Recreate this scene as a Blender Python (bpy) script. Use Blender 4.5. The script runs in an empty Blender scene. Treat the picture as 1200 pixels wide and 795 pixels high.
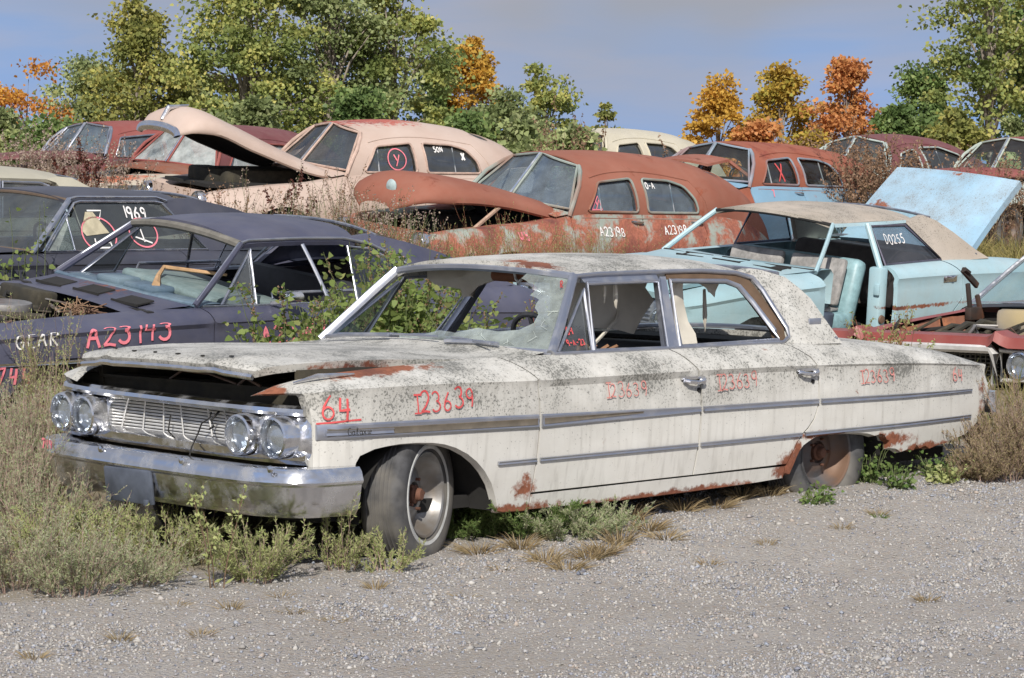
import bpy, bmesh, math, random
import numpy as np
from mathutils import Vector, Matrix, Euler
from mathutils.geometry import delaunay_2d_cdt
random.seed(7); RNG = np.random.default_rng(11)
R = math.radians
scene = bpy.context.scene
COL = scene.collection

# ------------------------------------------------------------------ helpers: numbers
def tab(pts, x):
    """smooth-ish table lookup (monotone cubic)"""
    n = len(pts)
    if x <= pts[0][0]: return pts[0][1]
    if x >= pts[-1][0]: return pts[-1][1]
    for i in range(n-1):
        if x <= pts[i+1][0]: break
    x0, y0 = pts[i][:2]; x1, y1 = pts[i+1][:2]; h = x1-x0; d = (y1-y0)/h
    def slope(j):
        if j <= 0: return (pts[1][1]-pts[0][1])/(pts[1][0]-pts[0][0])
        if j >= n-1: return (pts[-1][1]-pts[-2][1])/(pts[-1][0]-pts[-2][0])
        a = (pts[j][1]-pts[j-1][1])/(pts[j][0]-pts[j-1][0]); b = (pts[j+1][1]-pts[j][1])/(pts[j+1][0]-pts[j][0])
        return 0. if a*b <= 0 else 2*a*b/(a+b)
    m0, m1 = slope(i), slope(i+1); t = (x-x0)/h
    return y0*(2*t**3-3*t*t+1)+h*m0*(t**3-2*t*t+t)+y1*(-2*t**3+3*t*t)+h*m1*(t**3-t*t)
def lin(pts, x): return float(np.interp(x, [p[0] for p in pts], [p[1] for p in pts]))
def sm(a, b, x):
    t = min(1, max(0, (x-a)/(b-a))); return t*t*(3-2*t)
def lerp(a, b, t): return a+(b-a)*t

# ------------------------------------------------------------------ helpers: objects
def tag(o, label=None, cat=None, group=None, kind=None):
    if label: o['label'] = label
    if cat: o['category'] = cat
    if group: o['group'] = group
    if kind: o['kind'] = kind
    return o
def empty(name, loc, rot=(0, 0, 0)):
    o = bpy.data.objects.new(name, None); COL.objects.link(o); o.location = loc; o.rotation_euler = rot
    o.empty_display_size = .3
    return o
def link(name, me, mat, parent=None):
    o = bpy.data.objects.new(name, me); COL.objects.link(o)
    if mat is not None: me.materials.append(mat)
    if parent is not None: o.parent = parent
    return o
def mk(name, geo, mat, parent=None, smooth=True, ang=38, weld=True):
    vs, fs = geo
    me = bpy.data.meshes.new(name); me.from_pydata([tuple(v) for v in vs], [], fs)
    if weld:
        bm = bmesh.new(); bm.from_mesh(me); bmesh.ops.remove_doubles(bm, verts=bm.verts, dist=2e-4)
        bmesh.ops.dissolve_degenerate(bm, edges=bm.edges, dist=1e-5); bmesh.ops.recalc_face_normals(bm, faces=bm.faces)
        bm.to_mesh(me); bm.free()
    if smooth:
        me.polygons.foreach_set('use_smooth', [True]*len(me.polygons)); me.set_sharp_from_angle(angle=R(ang))
    return link(name, me, mat, parent)
def mk_np(name, V, F, mat, parent=None, attr=None):
    """fast mesh of equal-sized faces from numpy arrays"""
    V = np.asarray(V, np.float32); F = np.asarray(F, np.int32); k = F.shape[1]
    me = bpy.data.meshes.new(name); me.vertices.add(len(V)); me.vertices.foreach_set('co', V.ravel())
    me.loops.add(F.size); me.loops.foreach_set('vertex_index', F.ravel())
    me.polygons.add(len(F)); me.polygons.foreach_set('loop_start', np.arange(0, F.size, k, dtype=np.int32))
    me.update(calc_edges=True); me.validate()
    return link(name, me, mat, parent)
def join(*gs):
    V, F = [], []
    for vs, fs in gs:
        n = len(V); V += [tuple(v) for v in vs]; F += [tuple(i+n for i in f) for f in fs]
    return V, F
def xf(geo, M):
    return [tuple(M @ Vector(v)) for v in geo[0]], geo[1]
def mirror(geo): return [(v[0], -v[1], v[2]) for v in geo[0]], [tuple(reversed(f)) for f in geo[1]]

# ------------------------------------------------------------------ helpers: shapes
def grid(fn, us, vs):
    V = [tuple(fn(u, v)) for u in us for v in vs]; n = len(vs)
    F = [(i*n+j, (i+1)*n+j, (i+1)*n+j+1, i*n+j+1) for i in range(len(us)-1) for j in range(n-1)]
    return V, F
def rng(a, b, n): return [a+(b-a)*i/(n-1) for i in range(n)]
def grid_rim(fn, us, vs, off):
    """grid plus a folded-down rim along its whole boundary"""
    V, F = grid(fn, us, vs); nu, nv = len(us), len(vs)
    loop = [(i, 0) for i in range(nu)]+[(nu-1, j) for j in range(1, nv)]+[(i, nv-1) for i in range(nu-2, -1, -1)]+[(0, j) for j in range(nv-2, 0, -1)]
    idx = [i*nv+j for i, j in loop]; n0 = len(V)
    for i in idx:
        o = off(*V[i]) if callable(off) else off
        V.append((V[i][0]+o[0], V[i][1]+o[1], V[i][2]+o[2]))
    m = len(idx)
    F += [(idx[a], idx[(a+1) % m], n0+(a+1) % m, n0+a) for a in range(m)]
    return V, F
def tube(pts, r, n=8, closed=False, flat=1.0, up=(0, 0, 1)):
    pts = [Vector(p) for p in pts]; m = len(pts); V, F = [], []
    u0 = Vector(up)
    for i, p in enumerate(pts):
        a = pts[(i-1) % m] if (closed or i > 0) else p; b = pts[(i+1) % m] if (closed or i < m-1) else p
        t = (b-a).normalized() if (b-a).length > 1e-9 else Vector((1, 0, 0))
        s = t.cross(u0)
        if s.length < 1e-3: s = t.cross(Vector((0, 1, 0)))
        s.normalize(); w = s.cross(t).normalized()
        rr = r[i] if isinstance(r, (list, tuple)) else r
        for k in range(n):
            an = 2*math.pi*(k+.5)/n
            V.append(p+s*(math.cos(an)*rr)+w*(math.sin(an)*rr*flat))
    for i in range(m if closed else m-1):
        j = (i+1) % m
        F += [(i*n+k, i*n+(k+1) % n, j*n+(k+1) % n, j*n+k) for k in range(n)]
    if not closed:
        F += [tuple(range(n))[::-1], tuple((m-1)*n+k for k in range(n))]
    return [tuple(v) for v in V], F
def sweep(path, sec, closed_sec=False, up=(0, 0, 1)):
    """section points (outward, z) swept along a plan path (x,y,z)"""
    V, F = [], []; m = len(path); k = len(sec)
    for i in range(m):
        a = Vector(path[max(0, i-1)]); b = Vector(path[min(m-1, i+1)]); t = (b-a); t.z = 0; t.normalize()
        nrm = Vector((t.y, -t.x, 0))
        for o, z in sec: V.append(tuple(Vector(path[i])+nrm*o+Vector((0, 0, z))))
    kk = k if closed_sec else k-1
    for i in range(m-1):
        F += [(i*k+j, (i+1)*k+j, (i+1)*k+(j+1) % k, i*k+(j+1) % k) for j in range(kk)]
    if closed_sec: F += [tuple(range(k)), tuple((m-1)*k+j for j in range(k))[::-1]]
    return V, F
def box(c, s, rot=None, bev=0.0, seg=2):
    bm = bmesh.new(); bmesh.ops.create_cube(bm, size=1)
    for v in bm.verts: v.co = Vector((v.co.x*s[0], v.co.y*s[1], v.co.z*s[2]))
    if bev: bmesh.ops.bevel(bm, geom=list(bm.edges), offset=bev, segments=seg, affect='EDGES', profile=.5)
    M = Matrix.Translation(c) @ (Euler(rot).to_matrix().to_4x4() if rot else Matrix())
    bm.transform(M); bm.verts.index_update()
    g = ([tuple(v.co) for v in bm.verts], [tuple(v.index for v in f.verts) for f in bm.faces]); bm.free(); return g
def lathe(prof, n=40, axis='y'):
    """profile [(radius, along)] turned round an axis"""
    V, F = [], []; k = len(prof)
    for i in range(n):
        a = 2*math.pi*i/n
        for r, h in prof:
            c, s = r*math.cos(a), r*math.sin(a)
            V.append({'y': (c, h, s), 'x': (h, c, s), 'z': (c, s, h)}[axis])
    for i in range(n):
        j = (i+1) % n
        F += [(i*k+m, i*k+m+1, j*k+m+1, j*k+m) for m in range(k-1)]
    return V, F
def move(geo, d): return [(v[0]+d[0], v[1]+d[1], v[2]+d[2]) for v in geo[0]], geo[1]
def densify(poly, step, closed=True):
    out = []; n = len(poly)
    for i in range(n if closed else n-1):
        a, b = poly[i], poly[(i+1) % n]; L = math.dist(a, b); k = max(1, int(math.ceil(L/step)))
        out += [(a[0]+(b[0]-a[0])*j/k, a[1]+(b[1]-a[1])*j/k) for j in range(k)]
    if not closed: out.append(poly[-1])
    return out
def inpoly(p, poly):
    x, y = p; c = False; n = len(poly); j = n-1
    for i in range(n):
        xi, yi = poly[i]; xj, yj = poly[j]
        if (yi > y) != (yj > y) and x < (xj-xi)*(y-yi)/(yj-yi)+xi: c = not c
        j = i
    return c
def rounded(poly, r, n=4):
    """round the corners of a 2-D polygon"""
    out = []; m = len(poly)
    for i in range(m):
        p = Vector(poly[i]); a = Vector(poly[i-1])-p; b = Vector(poly[(i+1) % m])-p
        d = min(r, a.length*.45, b.length*.45); a = p+a.normalized()*d; b = p+b.normalized()*d
        for k in range(n+1):
            t = k/n; out.append(tuple(a*(1-t)**2+p*(2*t*(1-t))+b*t*t))
    return out
def cdt(outer, holes, fn, step=.06, lines=(), inward=None, sy=1.0, jit=0.0):
    """fill a 2-D outline (with holes) with triangles, map it into space and fold its edges inward"""
    sc = lambda P: [(p[0], p[1]*sy) for p in P]
    outer = densify(sc(outer), step); holes = [densify(sc(h), step) for h in holes]
    pts, edges = [], []
    for L in [outer]+holes:
        n0 = len(pts); pts += L; edges += [(n0+i, n0+(i+1) % len(L)) for i in range(len(L))]
    for ln in lines:
        ln = [p for p in densify(sc(ln), step, False)]
        for a, b in zip(ln[:-1], ln[1:]):
            mid = ((a[0]+b[0])/2, (a[1]+b[1])/2)
            if inpoly(a, outer) and inpoly(b, outer) and not any(inpoly(a, h) or inpoly(b, h) for h in holes):
                pts += [a, b]; edges.append((len(pts)-2, len(pts)-1))
    bnd = np.array([p for L in [outer]+holes for p in L])
    xs = [p[0] for p in outer]; ys = [p[1] for p in outer]
    nx = int((max(xs)-min(xs))/step)+1; ny = int((max(ys)-min(ys))/step)+1
    for i in range(nx+1):
        for j in range(ny+1):
            p = (min(xs)+i*step+.37*step, min(ys)+j*step+.31*step)
            if inpoly(p, outer) and not any(inpoly(p, h) for h in holes):
                if np.min(np.hypot(bnd[:, 0]-p[0], bnd[:, 1]-p[1])) > step*.45: pts.append(p)
    V2, E2, F2, *_ = delaunay_2d_cdt([Vector(p) for p in pts], edges, [], 0, 1e-5)
    tris = []
    for f in F2:
        c = (sum(V2[i][0] for i in f)/len(f), sum(V2[i][1] for i in f)/len(f))
        if inpoly(c, outer) and not any(inpoly(c, h) for h in holes): tris.append(tuple(f))
    V = [Vector(fn(v[0], v[1]/sy)) for v in V2]
    if inward is not None:
        cnt = {}
        for f in tris:
            for a, b in zip(f, f[1:]+f[:1]): cnt.setdefault((min(a, b), max(a, b)), []).append((a, b))
        be = [e[0] for e in cnt.values() if len(e) == 1]; dup = {}
        for a, b in be:
            for i in (a, b):
                if i not in dup:
                    o = inward(*V[i]) if callable(inward) else Vector(inward)
                    dup[i] = len(V); V.append(V[i]+o)
        tris += [(b, a, dup[a], dup[b]) for a, b in be]
    return [tuple(v) for v in V], tris
def strip3(pts, fn, w, off=0.0):
    """thin ribbon of half-width w along a 2-D polyline on a surface fn(a, b, off)"""
    V, F = [], []; m = len(pts)
    for i in range(m):
        a = pts[max(0, i-1)]; b = pts[min(m-1, i+1)]; dx, dy = b[0]-a[0], b[1]-a[1]; L = math.hypot(dx, dy) or 1
        nx, ny = -dy/L*w, dx/L*w
        V += [fn(pts[i][0]+nx, pts[i][1]+ny, off), fn(pts[i][0]-nx, pts[i][1]-ny, off)]
    F = [(2*i, 2*i+1, 2*i+3, 2*i+2) for i in range(m-1)]
    return V, F
def arc(cx, cy, rx, ry, a0, a1, n=10):
    return [(cx+rx*math.cos(R(a0+(a1-a0)*i/n)), cy+ry*math.sin(R(a0+(a1-a0)*i/n))) for i in range(n+1)]
# hand-drawn chalk letters as strokes in a box .6 wide and 1 high
GL = {
 '0': [arc(.3, .5, .26, .5, 90, 450, 16)], '1': [[(.3, 1), (.3, 0)]], '2': [arc(.28, .72, .25, .28, 170, -35, 10)+[(.30, .28), (.03, .02)], [(.03, .02), (.30, .05), (.58, .0)]],
 '3': [arc(.25, .75, .24, .25, 150, -80, 8)+arc(.25, .27, .28, .27, 85, -150, 9)], '4': [[(.15, 1), (.08, .45), (.58, .48)], [(.5, .95), (.42, 0)]],
 '5': [[(.52, 1), (.14, .98), (.12, .58)]+arc(.26, .32, .26, .3, 100, -140, 9)], '6': [[(.42, 1), (.12, .55)]+arc(.28, .26, .24, .26, 160, 500, 14)],
 '7': [[(.05, .95), (.55, 1), (.22, 0)]], '9': [arc(.28, .72, .22, .26, 10, 370, 14), [(.50, .78), (.49, .5), (.40, 0)]], '8': [arc(.3, .75, .2, .24, -90, 270, 12)+arc(.3, .26, .26, .26, 90, 450, 12)],
 'A': [[(.0, 0), (.26, 1), (.58, 0)], [(.12, .38), (.5, .38)]], 'I': [[(.05, 1), (.55, 1)], [(.3, 1), (.3, 0)], [(.05, 0), (.55, 0)]],
 'G': [arc(.32, .5, .3, .5, 60, 300, 12)+[(.55, .4), (.32, .4)]], 'E': [[(.52, 1), (.08, 1), (.08, 0), (.52, 0)], [(.08, .52), (.45, .52)]],
 'R': [[(.08, 0), (.08, 1)], [(.08, 1)]+arc(.26, .76, .24, .24, 90, -90, 8)+[(.12, .52), (.55, 0)]], 'Y': [[(.05, 1), (.3, .5)], [(.58, 1), (.22, 0)]],
 'X': [[(.05, 1), (.55, 0)], [(.55, 1), (.05, 0)]], 'U': [[(.08, 1), (.08, .25), (.3, 0), (.5, .25), (.52, 1)]], 'H': [[(.08, 1), (.08, 0)], [(.52, 1), (.52, 0)], [(.08, .5), (.52, .5)]],
 'N': [[(.06, 0), (.06, 1), (.52, 0), (.52, 1)]], 'O': [arc(.3, .5, .26, .5, 90, 450, 16)], 'T': [[(0, 1), (.58, 1)], [(.29, 1), (.29, 0)]], 'D': [[(.08, 0), (.08, 1)]+arc(.1, .5, .42, .5, 90, -90, 10)+[(.08, 0)]],
 'S': [arc(.3, .74, .24, .26, 30, 270, 9)+arc(.3, .26, .26, .26, 90, -150, 9)], 'V': [[(.03, 1), (.28, 0), (.57, 1)]], '-': [[(.1, .5), (.5, .5)]], 'a': [arc(.25, .25, .2, .25, 0, 360, 10)+[(.45, .5), (.45, .0), (.6, .1)]],
 'l': [[(.1, .1), (.35, .9), (.2, 1), (.15, .2), (.45, .1)]], 'x': [[(.05, .5), (.5, 0)], [(.5, .5), (.05, 0)]], 'i': [[(.2, .5), (.2, 0), (.45, .1)]], 'e': [[(.05, .25), (.4, .3)]+arc(.25, .27, .18, .23, 20, 300, 9)], ' ': [],
}
def writing(text, fn, x0, z0, h, w=.008, off=.004, gap=.78, jit=.06, slope=0.0, seed=1):
    rr = random.Random(seed); gs = []; x = x0
    for ch in text:
        jy = rr.uniform(-jit, jit)*h; sc = h*rr.uniform(.9, 1.08)
        for st in GL.get(ch, []):
            p = [(x+a*sc, z0+jy+b*sc+slope*(x-x0)) for a, b in st]; p = densify(p, .02, False)
            if len(p) > 1: gs.append(strip3(p, fn, w*rr.uniform(.8, 1.15), off))
        x += gap*h*(0.6 if ch in '1Ii' else 1)
    return join(*gs)

# ------------------------------------------------------------------ materials
def newmat(name):
    m = bpy.data.materials.new(name); m.use_nodes = True; nt = m.node_tree; nt.nodes.clear()
    o = nt.nodes.new('ShaderNodeOutputMaterial'); return m, nt, o
def nd(nt, t, ins=None, **kw):
    n = nt.nodes.new(t)
    for k, v in kw.items(): setattr(n, k, v)
    for k, v in (ins or {}).items():
        s = n.inputs[k]
        if isinstance(v, bpy.types.NodeSocket): nt.links.new(v, s)
        else: s.default_value = v
    return n
def c4(c): return (c[0], c[1], c[2], 1.)
def mixc(nt, f, a, b, mode='MIX'):
    n = nt.nodes.new('ShaderNodeMix'); n.data_type = 'RGBA'; n.blend_type = mode
    for i, v in ((0, f), (6, a), (7, b)):
        if isinstance(v, bpy.types.NodeSocket): nt.links.new(v, n.inputs[i])
        elif i == 0: n.inputs[0].default_value = v
        else: n.inputs[i].default_value = c4(v)
    return n.outputs[2]
def ramp(nt, f, a, b):
    n = nd(nt, 'ShaderNodeMapRange', {0: f, 1: a, 2: b, 3: 0., 4: 1.}, clamp=True); return n.outputs[0]
def mth(nt, op, a, b=0.0, clamp=False):
    n = nt.nodes.new('ShaderNodeMath'); n.operation = op; n.use_clamp = clamp
    for i, v in enumerate((a, b)):
        if isinstance(v, bpy.types.NodeSocket): nt.links.new(v, n.inputs[i])
        else: n.inputs[i].default_value = v
    return n.outputs[0]
def noise(nt, vec, s, d=4, r=.55, dist=0):
    return nd(nt, 'ShaderNodeTexNoise', {'Vector': vec, 'Scale': s, 'Detail': d, 'Roughness': r, 'Distortion': dist}).outputs[0]
def spot(nt, vec, c, r):
    """1 at the centre of an ellipsoid of radii r round c, 0 on it"""
    a = nd(nt, 'ShaderNodeVectorMath', {0: vec, 1: c}, operation='SUBTRACT').outputs[0]
    b = nd(nt, 'ShaderNodeVectorMath', {0: a, 1: tuple(1/k for k in r)}, operation='MULTIPLY').outputs[0]
    l = nd(nt, 'ShaderNodeVectorMath', {0: b}, operation='LENGTH').outputs['Value']
    return mth(nt, 'SUBTRACT', 1.0, l)
def paint(name, base, rust=(.17, .062, .034), rust_amt=.0, rust_scale=3., lichen=0., lichen_col=(.05, .05, .045), lz=(.75, 1.0), spots=(), rough=.45, fade=None,
          patch=None, patch_fn=None, streak=.0, second=None, dust=.25, spec=.4):
    """weathered car paint: chalked colour, rust that follows noise and listed spots, black lichen freckles on what looks up"""
    m, nt, out = newmat(name)
    tc = nd(nt, 'ShaderNodeTexCoord'); v = tc.outputs['Object']; sep = nd(nt, 'ShaderNodeSeparateXYZ', {0: v})
    big = noise(nt, v, 1.3, 5); mid = noise(nt, v, 6., 6, .6); fine = noise(nt, v, 40., 5, .6)
    col = mixc(nt, ramp(nt, big, .35, .7), base, fade or tuple(min(1, c*1.18+.02) for c in base))
    if second:        # a second paint colour above / below a height, its border broken by noise
        c2, z0, z1 = second
        f = ramp(nt, mth(nt, 'ADD', sep.outputs[2], mth(nt, 'MULTIPLY', mth(nt, 'SUBTRACT', mid, .5), .5)), z0, z1)
        col = mixc(nt, f, col, c2)
    col = mixc(nt, mth(nt, 'MULTIPLY', ramp(nt, mid, .3, .8), dust), col, (.36, .32, .26))
    if streak:        # dirt that has run down the sides
        sv = nd(nt, 'ShaderNodeVectorMath', {0: v, 1: (30., 30., 1.6)}, operation='MULTIPLY').outputs[0]
        col = mixc(nt, mth(nt, 'MULTIPLY', ramp(nt, noise(nt, sv, 1., 4), .52, .75), streak), col, (.17, .15, .12))
    if lichen:
        nz = nd(nt, 'ShaderNodeSeparateXYZ', {0: nd(nt, 'ShaderNodeNewGeometry').outputs['Normal']}).outputs[2]
        hgt = ramp(nt, sep.outputs[2], lz[0], lz[1])
        big2 = noise(nt, v, 3.2, 6, .7)
        cover = mth(nt, 'MULTIPLY', mth(nt, 'MULTIPLY', hgt, lichen), ramp(nt, big2, .30, .66))
        grey = mth(nt, 'MULTIPLY', cover, .66)
        col = mixc(nt, grey, col, tuple(.5*c for c in (.44, .43, .38)))
        thr = mth(nt, 'SUBTRACT', .70, mth(nt, 'MULTIPLY', cover, .205))
        fr = mth(nt, 'GREATER_THAN', noise(nt, v, 85., 4, .65), mth(nt, 'SUBTRACT', thr, .015))
        fr2 = mth(nt, 'GREATER_THAN', noise(nt, v, 32., 7, .8), mth(nt, 'ADD', thr, .045))
        col = mixc(nt, mth(nt, 'MULTIPLY', mth(nt, 'MAXIMUM', fr, fr2), .75), col, lichen_col)
    rmask = None
    if rust_amt:
        rn = noise(nt, v, rust_scale, 9, .68, .3); t = 1-rust_amt
        rmask = ramp(nt, rn, .32+.36*t, .40+.36*t)
    for (c, r, k) in spots:
        s = mth(nt, 'ADD', mth(nt, 'MULTIPLY', spot(nt, v, c, r), k), mth(nt, 'MULTIPLY', mth(nt, 'SUBTRACT', noise(nt, v, 14., 8, .7), .5), 2.2))
        s = ramp(nt, s, .25, .55)
        rmask = s if rmask is None else mth(nt, 'MAXIMUM', rmask, s)
    ro = rough
    if rmask is not None:
        rc = mixc(nt, ramp(nt, fine, .3, .7), rust, tuple(c*1.9 for c in rust))
        rc = mixc(nt, ramp(nt, noise(nt, v, 2.4, 5), .52, .72), rc, (rust[0]*.55, rust[1]*.6, rust[2]*.9))
        col = mixc(nt, rmask, col, rc)
        ro = mth(nt, 'ADD', mth(nt, 'MULTIPLY', rmask, .9-rough), rough)
    bp0 = nd(nt, 'ShaderNodeBump', {'Strength': .5, 'Distance': .012, 'Height': noise(nt, v, 2.6, 2)})
    bp = nd(nt, 'ShaderNodeBump', {'Strength': .2, 'Distance': .004, 'Height': mth(nt, 'ADD', fine, mth(nt, 'MULTIPLY', mid, 2.)), 'Normal': bp0.outputs[0]})
    b = nd(nt, 'ShaderNodeBsdfPrincipled', {'Base Color': col, 'Roughness': ro, 'Normal': bp.outputs[0], 'Specular IOR Level': spec})
    nt.links.new(b.outputs[0], out.inputs[0]); return m
def plain(name, base, rough=.6, metal=0., var=.25, scale=12., bump=.1, spec=.5, second=None):
    m, nt, out = newmat(name); v = nd(nt, 'ShaderNodeTexCoord').outputs['Object']
    n1 = noise(nt, v, scale, 6, .6); n2 = noise(nt, v, scale*.2, 4)
    col = mixc(nt, ramp(nt, n1, .3, .7), tuple(c*(1-var) for c in base), tuple(min(1, c*(1+var)) for c in base))
    if second: col = mixc(nt, ramp(nt, n2, .46, .6), col, second)
    bp = nd(nt, 'ShaderNodeBump', {'Strength': bump, 'Distance': .01, 'Height': n1})
    b = nd(nt, 'ShaderNodeBsdfPrincipled', {'Base Color': col, 'Roughness': rough, 'Metallic': metal, 'Normal': bp.outputs[0], 'Specular IOR Level': spec})
    nt.links.new(b.outputs[0], out.inputs[0]); return m
def chrome(name, col=(.72, .73, .76), rough=.13, pit=.25, rust=.0):
    m, nt, out = newmat(name); v = nd(nt, 'ShaderNodeTexCoord').outputs['Object']
    n1 = noise(nt, v, 9., 7, .65); n2 = noise(nt, v, 60., 4, .6)
    dirt = mth(nt, 'MULTIPLY', ramp(nt, n1, .48, .72), pit)
    c = mixc(nt, dirt, col, (.28, .25, .21)); met = mth(nt, 'SUBTRACT', 1., mth(nt, 'MULTIPLY', dirt, .7))
    ro = mth(nt, 'ADD', rough, mth(nt, 'MULTIPLY', dirt, .5))
    if rust:
        rm = ramp(nt, noise(nt, v, 17., 8, .75), .74-rust*.2, .8-rust*.2)
        c = mixc(nt, rm, c, (.24, .09, .04)); met = mth(nt, 'MULTIPLY', met, mth(nt, 'SUBTRACT', 1., rm)); ro = mth(nt, 'MAXIMUM', ro, mth(nt, 'MULTIPLY', rm, .85))
    bp = nd(nt, 'ShaderNodeBump', {'Strength': .05, 'Distance': .004, 'Height': n2})
    b = nd(nt, 'ShaderNodeBsdfPrincipled', {'Base Color': c, 'Roughness': ro, 'Metallic': met, 'Normal': bp.outputs[0]})
    nt.links.new(b.outputs[0], out.inputs[0]); return m
def glass(name, tint=(.80, .88, .86), dust=.2, dust_col=(.55, .55, .5), gloss=.14):
    m, nt, out = newmat(name); v = nd(nt, 'ShaderNodeTexCoord').outputs['Object']
    n = noise(nt, v, 3., 7, .7)
    tr = nd(nt, 'ShaderNodeBsdfTransparent', {'Color': c4(tint)})
    gl = nd(nt, 'ShaderNodeBsdfGlossy', {'Roughness': .06, 'Color': (.9, .95, 1, 1)})
    df = nd(nt, 'ShaderNodeBsdfDiffuse', {'Color': c4(dust_col)})
    a = nd(nt, 'ShaderNodeMixShader', {0: gloss, 1: tr.outputs[0], 2: gl.outputs[0]})
    b = nd(nt, 'ShaderNodeMixShader', {0: mth(nt, 'MULTIPLY', ramp(nt, n, .25, .8), dust), 1: a.outputs[0], 2: df.outputs[0]})
    nt.links.new(b.outputs[0], out.inputs[0]); return m
def foliage(name, cols, trans=.35, rough=.6, spread=1.0, big=0.0, bigcol=None):
    """leaves: each leaf takes its own colour out of a short list"""
    m, nt, out = newmat(name)
    rp = nd(nt, 'ShaderNodeNewGeometry').outputs['Random Per Island']
    cr = nt.nodes.new('ShaderNodeValToRGB'); el = cr.color_ramp.elements
    while len(el) < len(cols): el.new(.5)
    for i, c in enumerate(cols): el[i].position = i/max(1, len(cols)-1); el[i].color = c4(c)
    nt.links.new(rp, cr.inputs[0]); col = cr.outputs[0]
    if bigcol:
        v = nd(nt, 'ShaderNodeTexCoord').outputs['Object']
        col = mixc(nt, ramp(nt, noise(nt, v, big, 3), .42, .58), col, bigcol)
    df = nd(nt, 'ShaderNodeBsdfPrincipled', {'Base Color': col, 'Roughness': rough, 'Specular IOR Level': .25})
    tl = nd(nt, 'ShaderNodeBsdfTranslucent', {'Color': col})
    mx = nd(nt, 'ShaderNodeMixShader', {0: trans, 1: df.outputs[0], 2: tl.outputs[0]})
    nt.links.new(mx.outputs[0], out.inputs[0]); return m
# ------------------------------------------------------------------ camera, sun, sky
CAMR = [[0.7160366277067322, -0.6980611069104872, 0.0014962624256205648], [-0.03749086995448114, -0.040596463502052184, -0.998472013539279], [0.6970552219533235, 0.714886437254199, -0.05523947300229321]]
CAMC = Vector((-8.40671886, -11.04084564, 1.85656932)); FPX = 3481.1
cam = bpy.data.cameras.new('camera'); co = bpy.data.objects.new('camera', cam); COL.objects.link(co)
M3 = Matrix((CAMR[0], [-a for a in CAMR[1]], [-a for a in CAMR[2]])).transposed()
co.matrix_world = Matrix.Translation(CAMC) @ M3.to_4x4()
cam.sensor_width = 36; cam.lens = 36*FPX/1200; cam.clip_end = 3000; cam.clip_start = .1
scene.camera = co
SUN = Vector((-.66, -.60, .66)).normalized()
sl = bpy.data.lights.new('sun', 'SUN'); so = bpy.data.objects.new('sun', sl); COL.objects.link(so)
so.rotation_euler = SUN.to_track_quat('Z', 'Y').to_euler(); sl.energy = 2.5; sl.angle = R(.5); sl.color = (1, .95, .87)
w = bpy.data.worlds.new('World'); scene.world = w; w.use_nodes = True; nt = w.node_tree; nt.nodes.clear()
wo = nt.nodes.new('ShaderNodeOutputWorld')
gv = nd(nt, 'ShaderNodeTexCoord').outputs['Generated']
sp = nd(nt, 'ShaderNodeSeparateXYZ', {0: gv})
zz = mth(nt, 'ADD', mth(nt, 'MULTIPLY', sp.outputs[2], .55), .78)      # look a little higher up the dome so the horizon keeps its blue
cv = nd(nt, 'ShaderNodeCombineXYZ', {0: sp.outputs[0], 1: sp.outputs[1], 2: zz}).outputs[0]
cvn = nd(nt, 'ShaderNodeVectorMath', {0: cv}, operation='NORMALIZE').outputs[0]
sky = nd(nt, 'ShaderNodeTexSky', {'Vector': cvn}, sky_type='NISHITA', sun_disc=False)
sky.sun_elevation = math.asin(SUN.z); sky.sun_rotation = math.atan2(SUN.x, SUN.y); sky.air_density = 1.0; sky.dust_density = .6; sky.ozone_density = 1.6
# thin grey-violet cloud veils
cm = nd(nt, 'ShaderNodeVectorMath', {0: gv, 1: (7., 7., 42.)}, operation='MULTIPLY').outputs[0]
cl = noise(nt, cm, 1., 6, .55, .4)
veil = ramp(nt, cl, .42, .75); hi = mth(nt, 'MULTIPLY', ramp(nt, sp.outputs[2], -.01, .06), ramp(nt, noise(nt, nd(nt, 'ShaderNodeVectorMath', {0: gv, 1: (5., 5., 12.)}, operation='MULTIPLY').outputs[0], 1., 3), .3, .55))
skc = mixc(nt, mth(nt, 'MULTIPLY', veil, .6), sky.outputs[0], (1.95, 1.75, 1.82))
skc = mixc(nt, mth(nt, 'MULTIPLY', hi, .85), skc, (1.32, 1.29, 1.30))
bg = nd(nt, 'ShaderNodeBackground', {'Color': skc, 'Strength': .15}); nt.links.new(bg.outputs[0], wo.inputs[0])
scene.view_settings.view_transform = 'Standard'; scene.view_settings.look = 'None'; scene.view_settings.gamma = 1; scene.view_settings.use_curve_mapping = False
scene.view_settings.exposure = .95
scene.cycles.max_bounces = 8; scene.cycles.transparent_max_bounces = 24; scene.cycles.caustics_reflective = False; scene.cycles.caustics_refractive = False
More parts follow.
